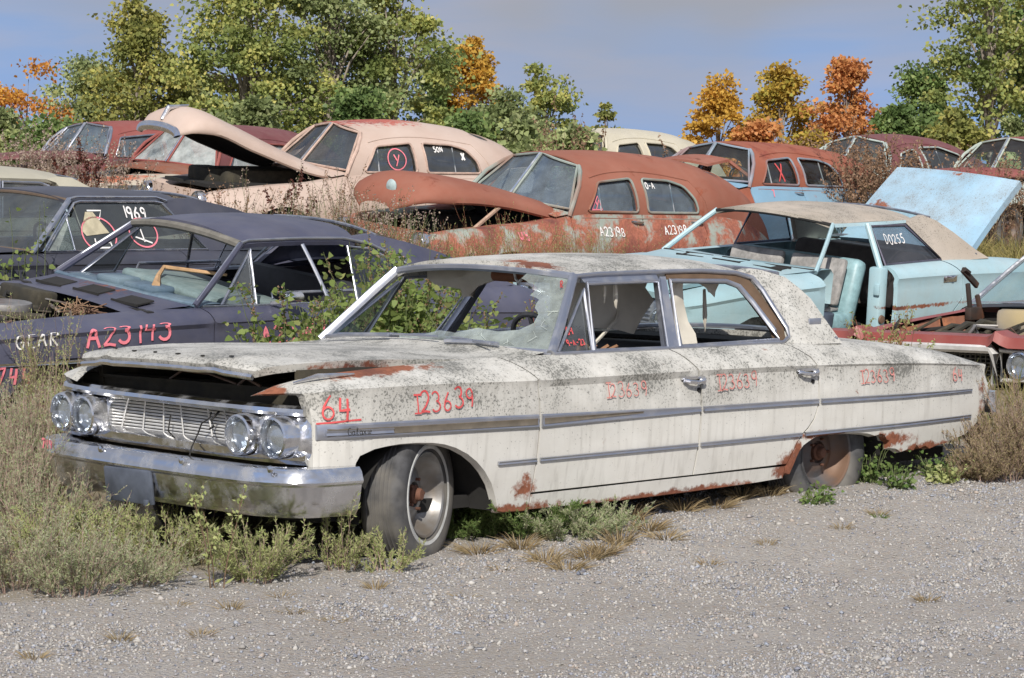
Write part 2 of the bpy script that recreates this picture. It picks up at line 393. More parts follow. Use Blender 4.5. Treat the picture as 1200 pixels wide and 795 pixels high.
# ------------------------------------------------------------------ ground
GB = [(-60, .0), (-2.4, .0), (-.9, .055), (1, .09), (6, .10), (8.6, .32), (11, .50), (13.7, .70), (16, .88), (21, .95), (27, 1.05), (60, 1.75), (120, 2.2), (900, 4)]
def hsh(i, j): return ((math.sin(i*127.1+j*311.7)*43758.5453) % 1)
def vnoise(x, y):
    i, j = math.floor(x), math.floor(y); u, v = x-i, y-j; u = u*u*(3-2*u); v = v*v*(3-2*v)
    return lerp(lerp(hsh(i, j), hsh(i+1, j), u), lerp(hsh(i, j+1), hsh(i+1, j+1), u), v)
def gz(x, y):
    z = lin(GB, y)
    wv = sm(-2.8, -.9, y)*(1-sm(4, 6.5, y)); z += .034*min(6.5, max(0, x))*wv
    z += .018*(vnoise(x*1.7, y*1.7)-.5)+.012*(vnoise(x*4.1+7, y*4.1)-.5)
    z += .30*sm(15.5, 18.5, x-.35*(y-5))*(1-sm(12, 15, y))*sm(3, 6, y)
    return z
def ray(px, py):
    q = Vector(((px-600)/FPX, (py-397.5)/FPX, 1.)); return Vector([sum(CAMR[k][i]*q[k] for k in range(3)) for i in range(3)])
def at(px, py):
    """where the line of sight through a photograph pixel meets the ground"""
    r = ray(px, py); d = 4.
    while d < 150:
        p = CAMC+r*d
        if p.z <= gz(p.x, p.y): break
        d += .06
    return p.x, p.y, gz(p.x, p.y)
def cols(n0, n1, n2, a, b, c, d):
    return rng(a, b, n0)[:-1]+rng(b, c, n1)[:-1]+rng(c, d, n2)
xs = [-900, -300, -120, -60, -30, -18]+rng(-12, 14, 150)+[16, 18, 20, 23, 26, 30, 36, 44, 60, 90, 150, 400, 900]
ys = [-500, -120, -40, -20, -14]+rng(-10, 6, 110)+rng(6.5, 30, 40)+[34, 40, 50, 65, 90, 130, 200, 400, 900]
def ground_mat():
    m, nt, out = newmat('gravel and dusty earth'); v = nd(nt, 'ShaderNodeTexCoord').outputs['Object']; sep = nd(nt, 'ShaderNodeSeparateXYZ', {0: v})
    n1 = noise(nt, v, .7, 6, .6); n2 = noise(nt, v, 5., 6, .65); n3 = noise(nt, v, 90., 3, .6)
    vo = nd(nt, 'ShaderNodeTexVoronoi', {'Vector': v, 'Scale': 62.}); vc = nd(nt, 'ShaderNodeSeparateColor', {0: vo.outputs['Color']})
    vo2 = nd(nt, 'ShaderNodeTexVoronoi', {'Vector': v, 'Scale': 130.}); vc2 = nd(nt, 'ShaderNodeSeparateColor', {0: vo2.outputs['Color']})
    base = mixc(nt, ramp(nt, n1, .35, .65), (.33, .295, .25), (.42, .39, .35))
    base = mixc(nt, mth(nt, 'MULTIPLY', ramp(nt, n2, .35, .7), .5), base, (.28, .24, .20))
    st = mixc(nt, vc.outputs[0], (.20, .21, .25), (.52, .49, .46)); st = mixc(nt, mth(nt, 'GREATER_THAN', vc.outputs[1], .8), st, (.30, .21, .16))
    st2 = mixc(nt, vc2.outputs[0], (.20, .20, .23), (.54, .51, .47))
    col = mixc(nt, mth(nt, 'MULTIPLY', mth(nt, 'GREATER_THAN', vc.outputs[2], .45), .35), base, st)
    col = mixc(nt, mth(nt, 'MULTIPLY', mth(nt, 'GREATER_THAN', vc2.outputs[2], .5), .35), col, st2)
    # beyond the gravel lane: earth under weeds
    f = ramp(nt, mth(nt, 'ADD', sep.outputs[1], mth(nt, 'MULTIPLY', mth(nt, 'SUBTRACT', n2, .5), .9)), -.75, -.1)
    col = mixc(nt, f, col, mixc(nt, ramp(nt, n2, .35, .65), (.22, .17, .11), (.32, .27, .18)))
    hgt = mth(nt, 'ADD', mth(nt, 'MULTIPLY', vo.outputs['Distance'], -1.), mth(nt, 'MULTIPLY', vo2.outputs['Distance'], -.5))
    bp = nd(nt, 'ShaderNodeBump', {'Strength': .8, 'Distance': .012, 'Height': mth(nt, 'ADD', hgt, n3)})
    b = nd(nt, 'ShaderNodeBsdfPrincipled', {'Base Color': col, 'Roughness': .9, 'Normal': bp.outputs[0], 'Specular IOR Level': .2}); nt.links.new(b.outputs[0], out.inputs[0]); return m
g = grid(lambda x, y: (x, y, gz(x, y)), xs, ys)
tag(mk('ground', (g[0], [tuple(reversed(f)) for f in g[1]]), ground_mat(), None, ang=80, weld=False), 'grey gravel lane and dusty earth under the wrecked cars', kind='structure')
# loose stones
def stones(n, x0, x1, y0, y1, r0, r1, name, cols, pw):
    B = np.array([(1, 0, 0), (-1, 0, 0), (0, 1, 0), (0, -1, 0), (0, 0, 1), (0, 0, -1.)]); F = np.array([(0, 2, 4), (2, 1, 4), (1, 3, 4), (3, 0, 4), (2, 0, 5), (1, 2, 5), (3, 1, 5), (0, 3, 5)])
    P = np.stack([RNG.uniform(x0, x1, n), RNG.uniform(y0, y1, n)], 1)
    pr = np.array([(1-sm(-1.1, .0, y)*.9)*(.30+.70*sm(.30, .62, vnoise(x*1.3+3, y*2.4)))*(1-.70*math.exp(-((y+.12*x+3.1)/.34)**2)) for x, y in P]); P = P[RNG.random(n) < pr]; n = len(P)
    rad = r0+(r1-r0)*RNG.random(n)**pw; Z = np.array([gz(*p) for p in P])
    V = B[None]*RNG.uniform(.65, 1.35, (n, 6, 1))*RNG.uniform(.7, 1.2, (n, 1, 3))*np.array([1.1, 1.1, .75])*rad[:, None, None]+RNG.normal(0, .22, (n, 6, 3))*rad[:, None, None]
    a = RNG.uniform(0, 6.28, n); c, s = np.cos(a)[:, None], np.sin(a)[:, None]; X = V[..., 0]*c-V[..., 1]*s; Y = V[..., 0]*s+V[..., 1]*c
    V = np.stack([X+P[:, 0:1], Y+P[:, 1:2], V[..., 2]+(Z+rad*.25)[:, None]], -1).reshape(-1, 3)
    return V, (F[None]+(np.arange(n)*6)[:, None, None]).reshape(-1, 3)
va, fa = stones(230000, -4.3, 7.4, -5.2, .1, .0025, .009, '', None, 1.8); vb, fb = stones(9000, -4.3, 7.4, -5.2, .2, .006, .017, '', None, 2.6)
tag(mk_np('loose_gravel', np.concatenate([va, vb]), np.concatenate([fa, fb+len(va)]), foliage('stone colours', [(.17, .185, .23), (.43, .41, .38), (.30, .285, .265), (.50, .48, .45), (.23, .24, .29), (.40, .34, .29), (.30, .33, .39), (.46, .42, .37), (.12, .13, .15)], 0., .85)), 'grey, buff and bluish pebbles strewn over the gravel lane', kind='stuff')
# ------------------------------------------------------------------ shared materials
CHROME = chrome('chrome', pit=.45); CHROME_RUSTY = chrome('pitted chrome', rough=.16, pit=.5, rust=.35)
TRIMMETAL = chrome('dull bright trim', (.52, .54, .60), .42, .4)
POST = plain('dull grey window post', (.26, .27, .29), .6, .2)
RUBBER = plain('old tyre rubber', (.065, .065, .068), .9, var=.5, second=(.15, .14, .125))
STEEL = plain('rusty wheel steel', (.10, .10, .105), .6, .2, second=(.17, .10, .065))
RIM = plain('dusty silver wheel', (.33, .34, .35), .4, .5, second=(.22, .19, .16))
DARK = plain('dark undercoat and painted shade', (.018, .017, .016), .9)  # near-black for dark parts, and for shade painted into vent openings
BAY = plain('oily brown engine bay', (.050, .043, .028), .8, var=.5, second=(.03, .028, .022))
VINYL = plain('dark seat vinyl', (.035, .035, .04), .6)
DASH = plain('faded blue dash paint', (.10, .15, .20), .5, second=(.16, .22, .26))
CLOTH = plain('stained headliner cloth', (.58, .54, .46), .9, var=.15, scale=5, second=(.45, .40, .32))
GLASS = glass('dusty clear glass', (.86, .92, .9), dust=.08, gloss=.07); DIRTY = glass('dirty dark glass', (.45, .5, .5), .3, (.26, .27, .26), .16)
MILKY = glass('crazed milky glass', (.80, .88, .85), .62, (.55, .62, .58), .16)
RED_PAINT = plain('red paint pen', (.62, .09, .09), .6, var=.1); PINK_PAINT = plain('pink paint pen', (.80, .22, .27), .6, var=.1)
WHITE_PAINT = plain('white paint pen', (.8, .78, .76), .6, var=.1)
LENS = glass('headlamp lens', (.80, .84, .88), .75, (.40, .43, .46), .10)

def make_wheel(root, pos, steer=0., rad=.335, w=.19, rim_mat=RIM, side=-1, hubcap=False, wall=True, flat=0.):
    M = Matrix.Translation(pos) @ Matrix.Rotation(steer, 4, 'Z') @ Matrix.Scale(1 if side < 0 else -1, 4, (0, 1, 0))
    r = rad; h = w/2; rr = r*.60
    prof = [(rr, h*.75), (r*.84, h*.98), (r*.95, h*.9), (r*.985, h*.70)]
    for k in range(1, 7):        # tread ribs
        y = h*.70-2*h*.70*k/7; prof += [(r*.985, y+.009), (r*.968, y+.006), (r*.968, y-.006), (r*.985, y-.009)]
    prof += [(r*.985, -h*.70), (r*.95, -h*.9), (r*.86, -h*1.0), (r*.72, -h*1.01), (rr*1.03, -h*.86), (rr, -h*.75)]
    g = lathe(prof, 56)
    if flat: g = ([(x, y*(1+.5*max(0, -z-r*.6)), max(z, -r+flat)) for x, y, z in g[0]], g[1])
    wh = mk('wheel', xf(g, M), RUBBER, root, ang=50)
    p2 = [(rr*1.03, -h*.80), (rr*1.0, -h*.92), (rr*.95, -h*.86), (rr*.92, -h*.6), (rr*.86, -h*.25), (rr*.70, -h*.02), (rr*.55, -h*.12), (rr*.42, -h*.30), (rr*.30, -h*.30), (rr*.28, -h*.05), (0.001, -h*.05)]
    mk('rim', xf(lathe(p2, 40), M), rim_mat, wh, ang=45)
    hub = [(rr*.24, h*.0), (rr*.22, -h*.38), (rr*.16, -h*.45), (rr*.15, -h*.62), (rr*.12, -h*.70), (.001, -h*.71)]
    gs = [lathe(hub, 20)]
    for k in range(5):
        a = 2*math.pi*k/5; gs.append(move(lathe([(.008, 0), (.008, -h*.40), (.001, -h*.42)], 6), (math.cos(a)*rr*.36, -h*.1, math.sin(a)*rr*.36)))
    mk('hub', xf(join(*gs), M), plain('rusted hub', (.13, .058, .036), .85, var=.4) if 'rusted hub' not in bpy.data.materials else bpy.data.materials['rusted hub'], wh, ang=40)
    if wall: mk('whitewall', xf(lathe([(rr*1.19, -h*1.0), (rr*1.16, -h*1.03), (rr*1.08, -h*1.0)], 48), M), plain('chalky white band', (.5, .5, .48), .8) if 'chalky white band' not in bpy.data.materials else bpy.data.materials['chalky white band'], wh)
    return wh

FAINT = plain('faded red paint pen', (.60, .24, .21), .7, var=.25, scale=40)
class Sixties:
    Wt = [(-.1, .90), (.05, .945), (.3, .985), (.8, 1.0), (4.2, 1.0), (4.8, .975), (5.3, .915)]
    Pt = [(0, .945), (.16, .968), (.4, .992), (.6, 1.0), (.85, 1.0), (.94, .990), (.97, .992), (1.0, 1.004)]
    zc = [(0, .865), (.2, .893), (1.0, .889), (1.56, .876), (2.7, .872), (3.6, .859), (4.36, .837), (5.05, .797), (5.3, .77)]
    ytop = [(0, .80), (1.35, .80), (1.75, .862), (3.4, .862), (3.9, .82), (5.3, .80)]
    ztop = [(-.05, .875), (.07, .921), (.25, .947), (.44, .957), (.9, .972), (1.6, .984), (3.5, .980), (3.97, .968), (4.33, .938), (4.7, .905), (5.0, .856), (5.22, .80)]
    z0 = .25; yb = .862; zb = .975; lean = .57; sh = .35
    def __init__(s, name, label, cat, loc, rot, group=None, **kw):
        for k, v in kw.items(): setattr(s, k, v)
        s.root = tag(empty(name, loc, [R(a) for a in rot]), label, cat, group)
    def S(s, x, v, off=0.):
        w = tab(s.Wt, x); zc = tab(s.zc, x)
        if v <= 1:
            z = s.z0+(zc-s.z0)*v; return (x, -(w*lin(s.Pt, max(0, v))+off), z)
        t = min(1, v-1); a = (w*s.Pt[-1][1], zc); b = (tab(s.ytop, x), tab(s.ztop, x))
        m = (lerp((a[0]+b[0])/2, a[0]-.008, s.sh), lerp((a[1]+b[1])/2, b[1]-.006, s.sh))
        y = a[0]*(1-t)**2+2*t*(1-t)*m[0]+b[0]*t*t; z = a[1]*(1-t)**2+2*t*(1-t)*m[1]+b[1]*t*t
        return (x, -(y+off*.5), z+off*.8)
    def SZ(s, x, z, off=0.):
        zc = tab(s.zc, x); return s.S(x, (z-s.z0)/(zc-s.z0), off)
    def P(s, x, z): return (x, z-10) if z >= 10 else (x, (z-s.z0)/(tab(s.zc, x)-s.z0))
    def G(s, x, z, off=0.): return (x, -(s.yb-(z-s.zb)*s.lean-3.0*max(0, z-s.zb-.36)**2*1.2+off), z)
    def both(s, name, geo, mat, sides='nf', parent=None, **kw):
        o = []
        if 'n' in sides: o.append(mk(name, geo, mat, parent or s.root, **kw))
        if 'f' in sides: o.append(mk(name, mirror(geo), mat, parent or s.root, **kw))
        return o[0] if o else None
    def panel(s, name, poly, mat=None, sides='nf', step=.06, depth=.045, **kw):
        poly = [s.P(*p) for p in poly]
        inw = lambda x, y, z: Vector((0, depth if y < 0 else -depth, -.01))
        g = cdt(poly, [], lambda a, b: s.S(a, b), step, lines=[[(-.2, 1.0), (5.4, 1.0)]], inward=inw, sy=.62)
        return s.both(name, g, mat or s.paint, sides, ang=30)
    def gpanel(s, name, outer, holes, mat, sides='nf', depth=.03, step=.06, parent=None):
        g = cdt(outer, holes, s.G, step, inward=lambda x, y, z: Vector((0, depth, 0)))
        return s.both(name, g, mat, sides, parent=parent, ang=30)
    def pane(s, poly, mat, sides='nf', inset=.012, parent=None):
        g = cdt(poly, [], lambda x, z: s.G(x, z, -inset), .12, inward=lambda x, y, z: Vector((0, .004, 0)))
        return s.both('window_glass', g, mat, sides, parent=parent)
    def frame(s, name, pts, r, mat, sides='nf', closed=True, off=.004, parent=None, flat=.7):
        g = tube([s.G(x, z, off) for x, z in pts], r, 8, closed, flat, up=(0, 1, .5)); return s.both(name, g, mat, sides, parent=parent)
    def trim(s, name, top, bot, mat, sides='nf', off=.012, x0=None, x1=None, parent=None):
        xs = []; a, b = (top[0][0] if x0 is None else x0), (top[-1][0] if x1 is None else x1)
        xs = rng(a, b, max(4, int((b-a)/.08)))
        def f(x, t):
            zt, zb = lin(top, x), lin(bot, x)
            z = lerp(zb, zt, (0, 0, .12, .5, .88, 1, 1)[t]); o = (-.004, off*.6, off, off*.75, off, off*.6, -.004)[t]
            return s.SZ(x, z, o)
        g = grid(f, xs, range(7)); F = g[1]+[tuple(range(7)), tuple(len(g[0])-7+k for k in range(7))[::-1]]
        return s.both(name, (g[0], F), mat, sides, parent=parent, ang=40)
    def text(s, t, x, z, h, mat, w=.009, off=.009, seed=1, slope=0, on=None):
        fn = on or s.SZ
        return mk('painted_number', writing(t, fn, x, z, h, w, off, seed=seed, slope=slope), mat, s.root, smooth=False, weld=False)
    def roof(s, edge, xr, mat, crown=.095, front=.10, yw=.655, lip=.03):
        """edge: [(x,z)] of the drip rail from windscreen corner to where the rear pillar begins; xr: rear x at the centre"""
        x0, x1 = edge[0][0], edge[-1][0]
        def f(u, t):
            xe = lerp(x0, x1, u); a = abs(t)
            x = xe+(lerp(-front, xr-x1, u))*(1-a**2.0); ze = lin(edge, xe)
            y = abs(s.G(xe, ze)[1])*t
            fr = .55+.45*math.sin(math.pi*min(1, .22+u*.72)); z = ze+crown*fr*(1-a**2.6)
            return (x, y, z)
        ts = [math.sin(math.pi/2*k/11) if abs(k) > 6 else k/6*math.sin(math.pi/2*6/11) for k in range(-11, 12)]
        g = grid_rim(f, rng(0, 1, 26), ts, lambda x, y, z: (0, -.012*(1 if y > 0 else -1) if abs(y) > .4 else 0, -lip))
        s.roof_f = f
        return mk('roof', g, mat, s.root, ang=50)
    def screen(s, base, top, bow_b=.16, bow_t=.10, crown=.04):
        """windscreen surface between the two front pillars: s in -1 (near) .. 1, t in 0..1"""
        (xb, zb), (xt, zt) = base, top
        yb, yt = abs(s.G(xb, zb)[1]), abs(s.G(xt, zt)[1])
        def f(a, t):
            k = 1-a*a; x = lerp(xb-bow_b*k, xt-bow_t*k, t); y = lerp(yb, yt, t)*a; z = lerp(zb+.015*k, zt+crown*k, t)
            return (x, y, z)
        return f
    def rear_screen(s, pts, mat, bow=.14):
        """glass between the rear pillars; pts = [(x,z)] down the pillar's rear edge"""
        def f(i, a):
            x, z = pts[i]; p = s.G(x, z); k = 1-a*a; return (x+bow*k*(.4+.6*i/(len(pts)-1)), p[1]*-a, z+.03*k)
        g = grid(f, range(len(pts)), rng(-1, 1, 13)); mk('rear_window_glass', g, mat, s.root)
        mk('rear_window_trim', join(tube([f(len(pts)-1, a) for a in rng(-1, 1, 13)], .014, 6), tube([f(0, a) for a in rng(-1, 1, 13)], .012, 6)), TRIMMETAL, s.root)
    def under(s, x0=.35, x1=5.0, bay=True, floor=.30):
        g = join(box(((x0+x1)/2, 0, floor), (x1-x0, 1.55, .06)), box((1.62, 0, .62), (.05, 1.66, .62)), box((3.62, 0, .55), (.06, 1.66, .5)), box((4.6, 0, .55), (1.0, 1.5, .06)))
        mk('floor_pan', g, DARK, s.root, smooth=False)  # unseen dark floor box, added to block light under the body
    def arches(s, xs, r=.43, z=.30, sides='nf'):
        def f(k, j):
            a = R(2+176*k/16); y = (.93, .60, .50)[j]; rr = r*(1, 1.0, .9)[j]; return (s._ax+rr*math.cos(a), -y, z+rr*math.sin(a))
        for x in xs:
            s._ax = x; s.both('wheel_well', grid(f, range(17), range(3)), DARK, sides)
    def seat(s, x, mat, hi=.98, w=1.3, name='seat', y=0., lo=.45, tilt=-.22):
        g = join(box((x-.28, y, lo+.06), (.60, w, .20), None, .06), box((x+.06, y, (lo+hi)/2), (.16, w, hi-lo), (0, -tilt, 0), .06))
        return mk(name, g, mat, s.root, ang=60)
    def wheel_col(s, x, y, z, r=.2, mat=None):
        M = Matrix.Translation((x, y, z)) @ Matrix.Rotation(R(62), 4, 'Y')
        g = [tube([(r*math.cos(a), r*math.sin(a), 0) for a in rng(0, 2*math.pi, 29)[:-1]], .014, 8, True)]
        g += [tube([(-r, 0, 0), (0, 0, -.03), (r, 0, 0)], .012, 6), tube([(0, 0, -.03), (0, 0, -.5)], .03, 8)]
        return mk('steering_wheel', xf(join(*g), M), mat or VINYL, s.root)
    def dash(s, f, mat, name='dashboard', depth=.34, drop=.0):
        def q(a, t):
            p = f(a, 0); return (p[0]+(.02, .10, .24, depth, depth-.02)[t], p[1]*.97, p[2]+(-.03, .0, .0, -.045, -.30)[t]-drop)
        return mk(name, grid(q, rng(-1, 1, 15), range(5)), mat, s.root, ang=60)
    def pillar(s, a, b, r, mat, name='front_pillar', sides='nf', flat=.8):
        return s.both(name, tube([s.G(a[0], a[1], .0), s.G((a[0]*2+b[0])/3, (a[1]*2+b[1])/3, .006), s.G((a[0]+b[0]*2)/3, (a[1]+b[1]*2)/3, .006), s.G(b[0], b[1], .0)], r, 8, flat=flat, up=(0, 1, .3)), mat, sides)
    def hood(s, edge, mat, front=.07, crown=.045, lip=.05, yw=.765, x0=0., x1=1.45):
        def f(u, t):
            a = abs(t); xe = lerp(x0, x1, u); x = xe-front*(1-a*a)*(1-u)-(.10*(1-a*a))*u
            z = lin(edge, xe)+crown*(1-a**2.4)*(.75+.25*u)+.012*math.exp(-((a-.62)/.05)**2)*(1-u*.5)
            z -= .012*(1-sm(0, .03, u)); return (x, (tab(yw, xe) if isinstance(yw, list) else yw)*t, z)
        g = grid_rim(f, [0, .01, .025, .045]+rng(.08, 1, 24), rng(-1, 1, 31), lambda x, y, z: (.012, -.012 if y > 0 else .012, -lip if x < x0+.02 else -.035))
        s.hood_f = f
        return mk('hood', g, mat, s.root, ang=40)
    def deck(s, x0, x1, mat, crown=.035, name='trunk_lid', bow=.12):
        def f(u, t):
            x = lerp(x0, x1, u)+bow*(1-t*t)*(1 if u == 1 else u); y = tab(s.ytop, x)*t*.985; z = tab(s.ztop, x)+crown*(1-abs(t)**2.2)-.004
            return (x, y, z)
        return mk(name, grid_rim(f, rng(0, 1, 16), rng(-1, 1, 21), (0, 0, -.03)), mat, s.root, ang=40)
    def lamp(s, x, y, z, r=.085, parent=None, name='headlight'):
        bz = lathe([(r*1.28, .06), (r*1.27, -.02), (r*1.2, -.045), (r*1.08, -.05), (r*1.0, -.03), (r*.99, 0)], 32, 'x')
        o = mk(name, move(bz, (x, y, z)), CHROME, s.root, ang=40)
        mk('lens', move(lathe([(r*.99, -.012), (r*.9, -.018), (r*.6, -.025), (r*.3, -.029), (.001, -.030)], 28, 'x'), (x, y, z)), LENS, o)
        mk('reflector', move(lathe([(r*.99, -.006), (r*.85, .006), (r*.5, .016), (.001, .02)], 28, 'x'), (x, y, z)), chrome('lamp bowl', (.75, .78, .82), .12, .1) if 'lamp bowl' not in bpy.data.materials else bpy.data.materials['lamp bowl'], o)
        return o
    def bumper(s, path, sec, mat, name='bumper', ends=True):
        g = sweep(path, sec, True); return mk(name, g, mat, s.root, ang=25)
# ------------------------------------------------------------------ the white sedan
WHITE = paint('chalked white paint', (.60, .588, .55), lichen=1.0, lz=(.54, .80), lichen_col=(.11, .11, .10), streak=.30, dust=.24, rough=.5, rust_amt=.02, rust_scale=5,
  spots=[((.55, -.85, .965), (.55, .14, .05), 1.5), ((.10, -.76, .89), (.11, .16, .06), 1.2), ((1.50, -.97, .36), (.10, .3, .09), .95), ((1.5, -.95, .26), (.4, .3, .05), .8), ((2.6, -.95, .25), (1.2, .3, .035), 1.0),
         ((3.45, -.95, .33), (.16, .3, .11), 1.15), ((3.5, -.95, .40), (.05, .3, .10), 1.0), ((4.25, -.98, .42), (.30, .3, .07), 1.0), ((4.7, -.98, .36), (.6, .3, .045), .9), ((3.7, -1., .49), (.4, .3, .03), .8), ((2.0, -.6, 1.36), (.35, .5, .03), 1.0), ((5.15, -.9, .62), (.07, .3, .2), .6), ((2.8, -.97, .25), (.5, .2, .05), 1.0)])
ROOFW = paint('lichened roof paint', (.60, .59, .555), lichen=1.0, lz=(.6, 1.1), lichen_col=(.10, .10, .09), rust_amt=.04, rust_scale=4, dust=.4, rough=.6, spots=[((2.15, -.3, 1.40), (.12, .5, .035), 1.3), ((3.3, -.62, 1.33), (.3, .1, .03), .9)])
m = Sixties('four_door_sedan', 'white four-door sedan with popped hood, red chalk numbers and black lichen beside the gravel', 'car', (0, 0, 0), (0, 0, 0), paint=WHITE,
  Wt=[(.0, .78), (.08, .82), (.17, .905), (.25, .957), (.40, .988), (.8, 1.0), (4.2, 1.0), (4.8, .975), (5.3, .915)], ytop=[(.05, .685), (.15, .735), (.3, .772), (.6, .795), (1.35, .80), (1.75, .862), (3.4, .862), (3.9, .82), (5.3, .80)],
  ztop=[(.05, .858), (.12, .895), (.2, .922), (.35, .945), (.5, .957), (.9, .972), (1.6, .984), (3.5, .980), (3.97, .968), (4.33, .938), (4.7, .905), (5.0, .856), (5.22, .80)], zc=[(.05, .845), (.2, .880), (.45, .892), (1.0, .889), (1.56, .876), (2.7, .872), (3.6, .859), (4.36, .837), (5.05, .797), (5.3, .77)])
r0 = m.root
bevel_tail = [(5.14, .79), (5.185, .73), (5.218, .658), (5.188, .563), (5.11, .471), (4.993, .41), (4.90, .395), (4.80, .372), (4.72, .366), (4.646, .351), (4.60, .372), (4.55, .358), (4.517, .382), (4.494, .352), (4.44, .362), (4.38, .35), (4.33, .372), (4.271, .379), (4.262, .42), (4.235, .43), (4.215, .452), (4.181, .464)]
fender = [(.07, 11.95), (.10, 11.5), (.15, 11.15), (.178, .868), (.195, .815), (.205, .737), (.205, .66), (.21, .50), (.40, .50), (.417, .556), (.438, .586), (.52, .612), (.60, .622), (.677, .627), (.78, .626), (.873, .620), (.95, .608), (1.024, .587), (1.10, .553), (1.161, .514), (1.22, .464), (1.273, .402), (1.31, .333), (1.34, .263), (1.375, .256), (1.543, .25), (1.543, .33), (1.562, .60), (1.566, .725), (1.56, .86), (1.55, 11.1), (1.51, 11.5), (1.463, 12)]
m.panel('front_fender', fender, step=.05)
fd = [(1.552, .338), (1.572, .60), (1.576, .725), (1.570, .86), (1.56, 11.1), (1.52, 11.5), (1.475, 12), (2.60, 12), (2.635, 11.7), (2.672, 11.25), (2.695, .865), (2.712, .80), (2.713, .68), (2.705, .5), (2.690, .343)]
fdoor = m.panel('front_door', fd)
rd = [(2.702, .343), (2.717, .5), (2.725, .68), (2.724, .80), (2.707, .865), (2.684, 11.25), (2.647, 11.7), (2.612, 12), (3.44, 12), (3.53, 11.75), (3.60, 11.3), (3.618, .858), (3.636, .79), (3.638, .661), (3.605, .581), (3.56, .535), (3.512, .500), (3.48, .455), (3.462, .420), (3.42, .35)]
rdoor = m.panel('rear_door', rd)
m.panel('sill', [(1.553, .255), (2.2, .250), (2.7, .256), (3.2, .266), (3.41, .275), (3.413, .338), (1.553, .328)])
qt = [(3.423, .30), (3.425, .343), (3.470, .418), (3.49, .455), (3.522, .497), (3.57, .530), (3.615, .577), (3.648, .658), (3.646, .79), (3.628, .858), (3.61, 11.3), (3.54, 11.75), (3.45, 12), (4.2, 12), (5.12, 12), (5.16, 11.6), (5.17, 11.2)]+bevel_tail+[(4.13, .455), (4.062, .472), (3.953, .483), (3.84, .488), (3.733, .487), (3.66, .482), (3.621, .476), (3.575, .458), (3.538, .440), (3.512, .412), (3.497, .385), (3.475, .33), (3.46, .292)]
m.panel('quarter_panel', qt, step=.05)
# tail end cap and rear bumper
def tail(u, t):
    v = lerp(.34, 2, u); p = m.S(5.17, v); return (5.16+.05*math.sin(math.pi*min(1, u*.9))+.05*(1-t*t), p[1]*-t*.985, p[2])
mk('tail_panel', grid(tail, rng(0, 1, 12), rng(-1, 1, 9)), WHITE, r0)
m.bumper([(5.16, .97, 0), (5.24, .95, 0), (5.30, .8, 0), (5.34, 0, 0), (5.30, -.8, 0), (5.24, -.93, 0), (5.19, -.955, 0)], [(-.03, .64), (.0, .635), (.012, .60), (.0, .55), (-.02, .51), (-.04, .51)], CHROME, 'rear_bumper')
m.deck(4.02, 5.10, WHITE)
mk('rear_shelf', box((3.84, 0, .955), (.34, 1.5, .02)), DARK, r0)
# roof, pillars and windows
ROOFEDGE = [(2.135, 1.345), (2.32, 1.350), (2.70, 1.352), (3.09, 1.350), (3.34, 1.336), (3.46, 1.318), (3.52, 1.30)]
m.roof(ROOFEDGE, 3.70, ROOFW, crown=.092, front=.10)
sail = [(3.34, 1.338), (3.40, 1.350), (3.50, 1.362), (3.58, 1.352), (3.747, 1.311), (3.82, 1.255), (3.882, 1.194), (3.93, 1.08), (3.985, .955), (3.50, .965), (3.545, .99), (3.585, 1.03), (3.582, 1.06), (3.50, 1.249), (3.465, 1.304)]
m.gpanel('rear_pillar', sail, [], ROOFW, depth=.05)
m.rear_screen([(3.70, 1.33), (3.80, 1.24), (3.88, 1.12), (3.95, .98)], GLASS)
mk('pillar_badge', move(box((0, 0, 0), (.10, .012, .035), None, .005), m.G(3.83, 1.075, .004)), TRIMMETAL, r0)
sc = m.screen((1.80, .99), (2.150, 1.347))
for sd, nm in ((-1, 'nf'),):
    m.both('front_pillar', tube([m.G(1.79, .985, .0), m.G(1.92, 1.115, .006), m.G(2.04, 1.24, .008), m.G(2.15, 1.35, .004)], .030, 8, flat=.75, up=(0, 1, .3)), TRIMMETAL)
mk('windshield_trim', join(tube([sc(a, 1.0) for a in rng(-1, 1, 21)], .022, 8), tube([sc(a, .0) for a in rng(-1, 1, 21)], .018, 8), tube([sc(-.985, t) for t in rng(0, 1, 8)], .012, 6), tube([sc(.985, t) for t in rng(0, 1, 8)], .012, 6)), TRIMMETAL, r0)
# what is left of the windscreen: a crazed, jagged strip along the driver's edge and the sill
jag = [(-.97, .02), (-.97, .97), (-.74, .96), (-.62, .99), (-.58, .9), (-.70, .84), (-.76, .80), (-.72, .70), (-.80, .66), (-.79, .55), (-.84, .47), (-.82, .36), (-.74, .26), (-.60, .22), (-.44, .25), (-.30, .17), (-.16, .19), (.0, .10), (.16, .12), (.12, .02)]
g = cdt(jag, [], lambda a, t: tuple(Vector(sc(a, t))+Vector((.006*math.sin(a*41+t*30), 0, .0))), .05, inward=lambda x, y, z: Vector((.005, 0, 0)), sy=.45)
wg = mk('windshield_glass', g, MILKY, r0, ang=8)
rr = random.Random(4); ln = []
for k in range(26):
    a0 = rr.uniform(-.95, .1); t0 = rr.uniform(.04, .9)
    p = [(a0, t0)]
    for q in range(4): p.append((p[-1][0]+rr.uniform(-.05, .05), p[-1][1]+rr.uniform(-.07, .07)))
    if all(inpoly(q, jag) for q in p): ln.append(tube([Vector(sc(*q))+Vector((-.006, 0, .002)) for q in p], .0012, 4))
mk('glass_cracks', join(*ln), plain('crack edges', (.55, .6, .56), .3), wg, weld=False)
m.text('R', 2.062, 1.298, .032, RED_PAINT, .004, on=lambda x, z, o: (x-.01, -.655-.05*(2.1-x), z))
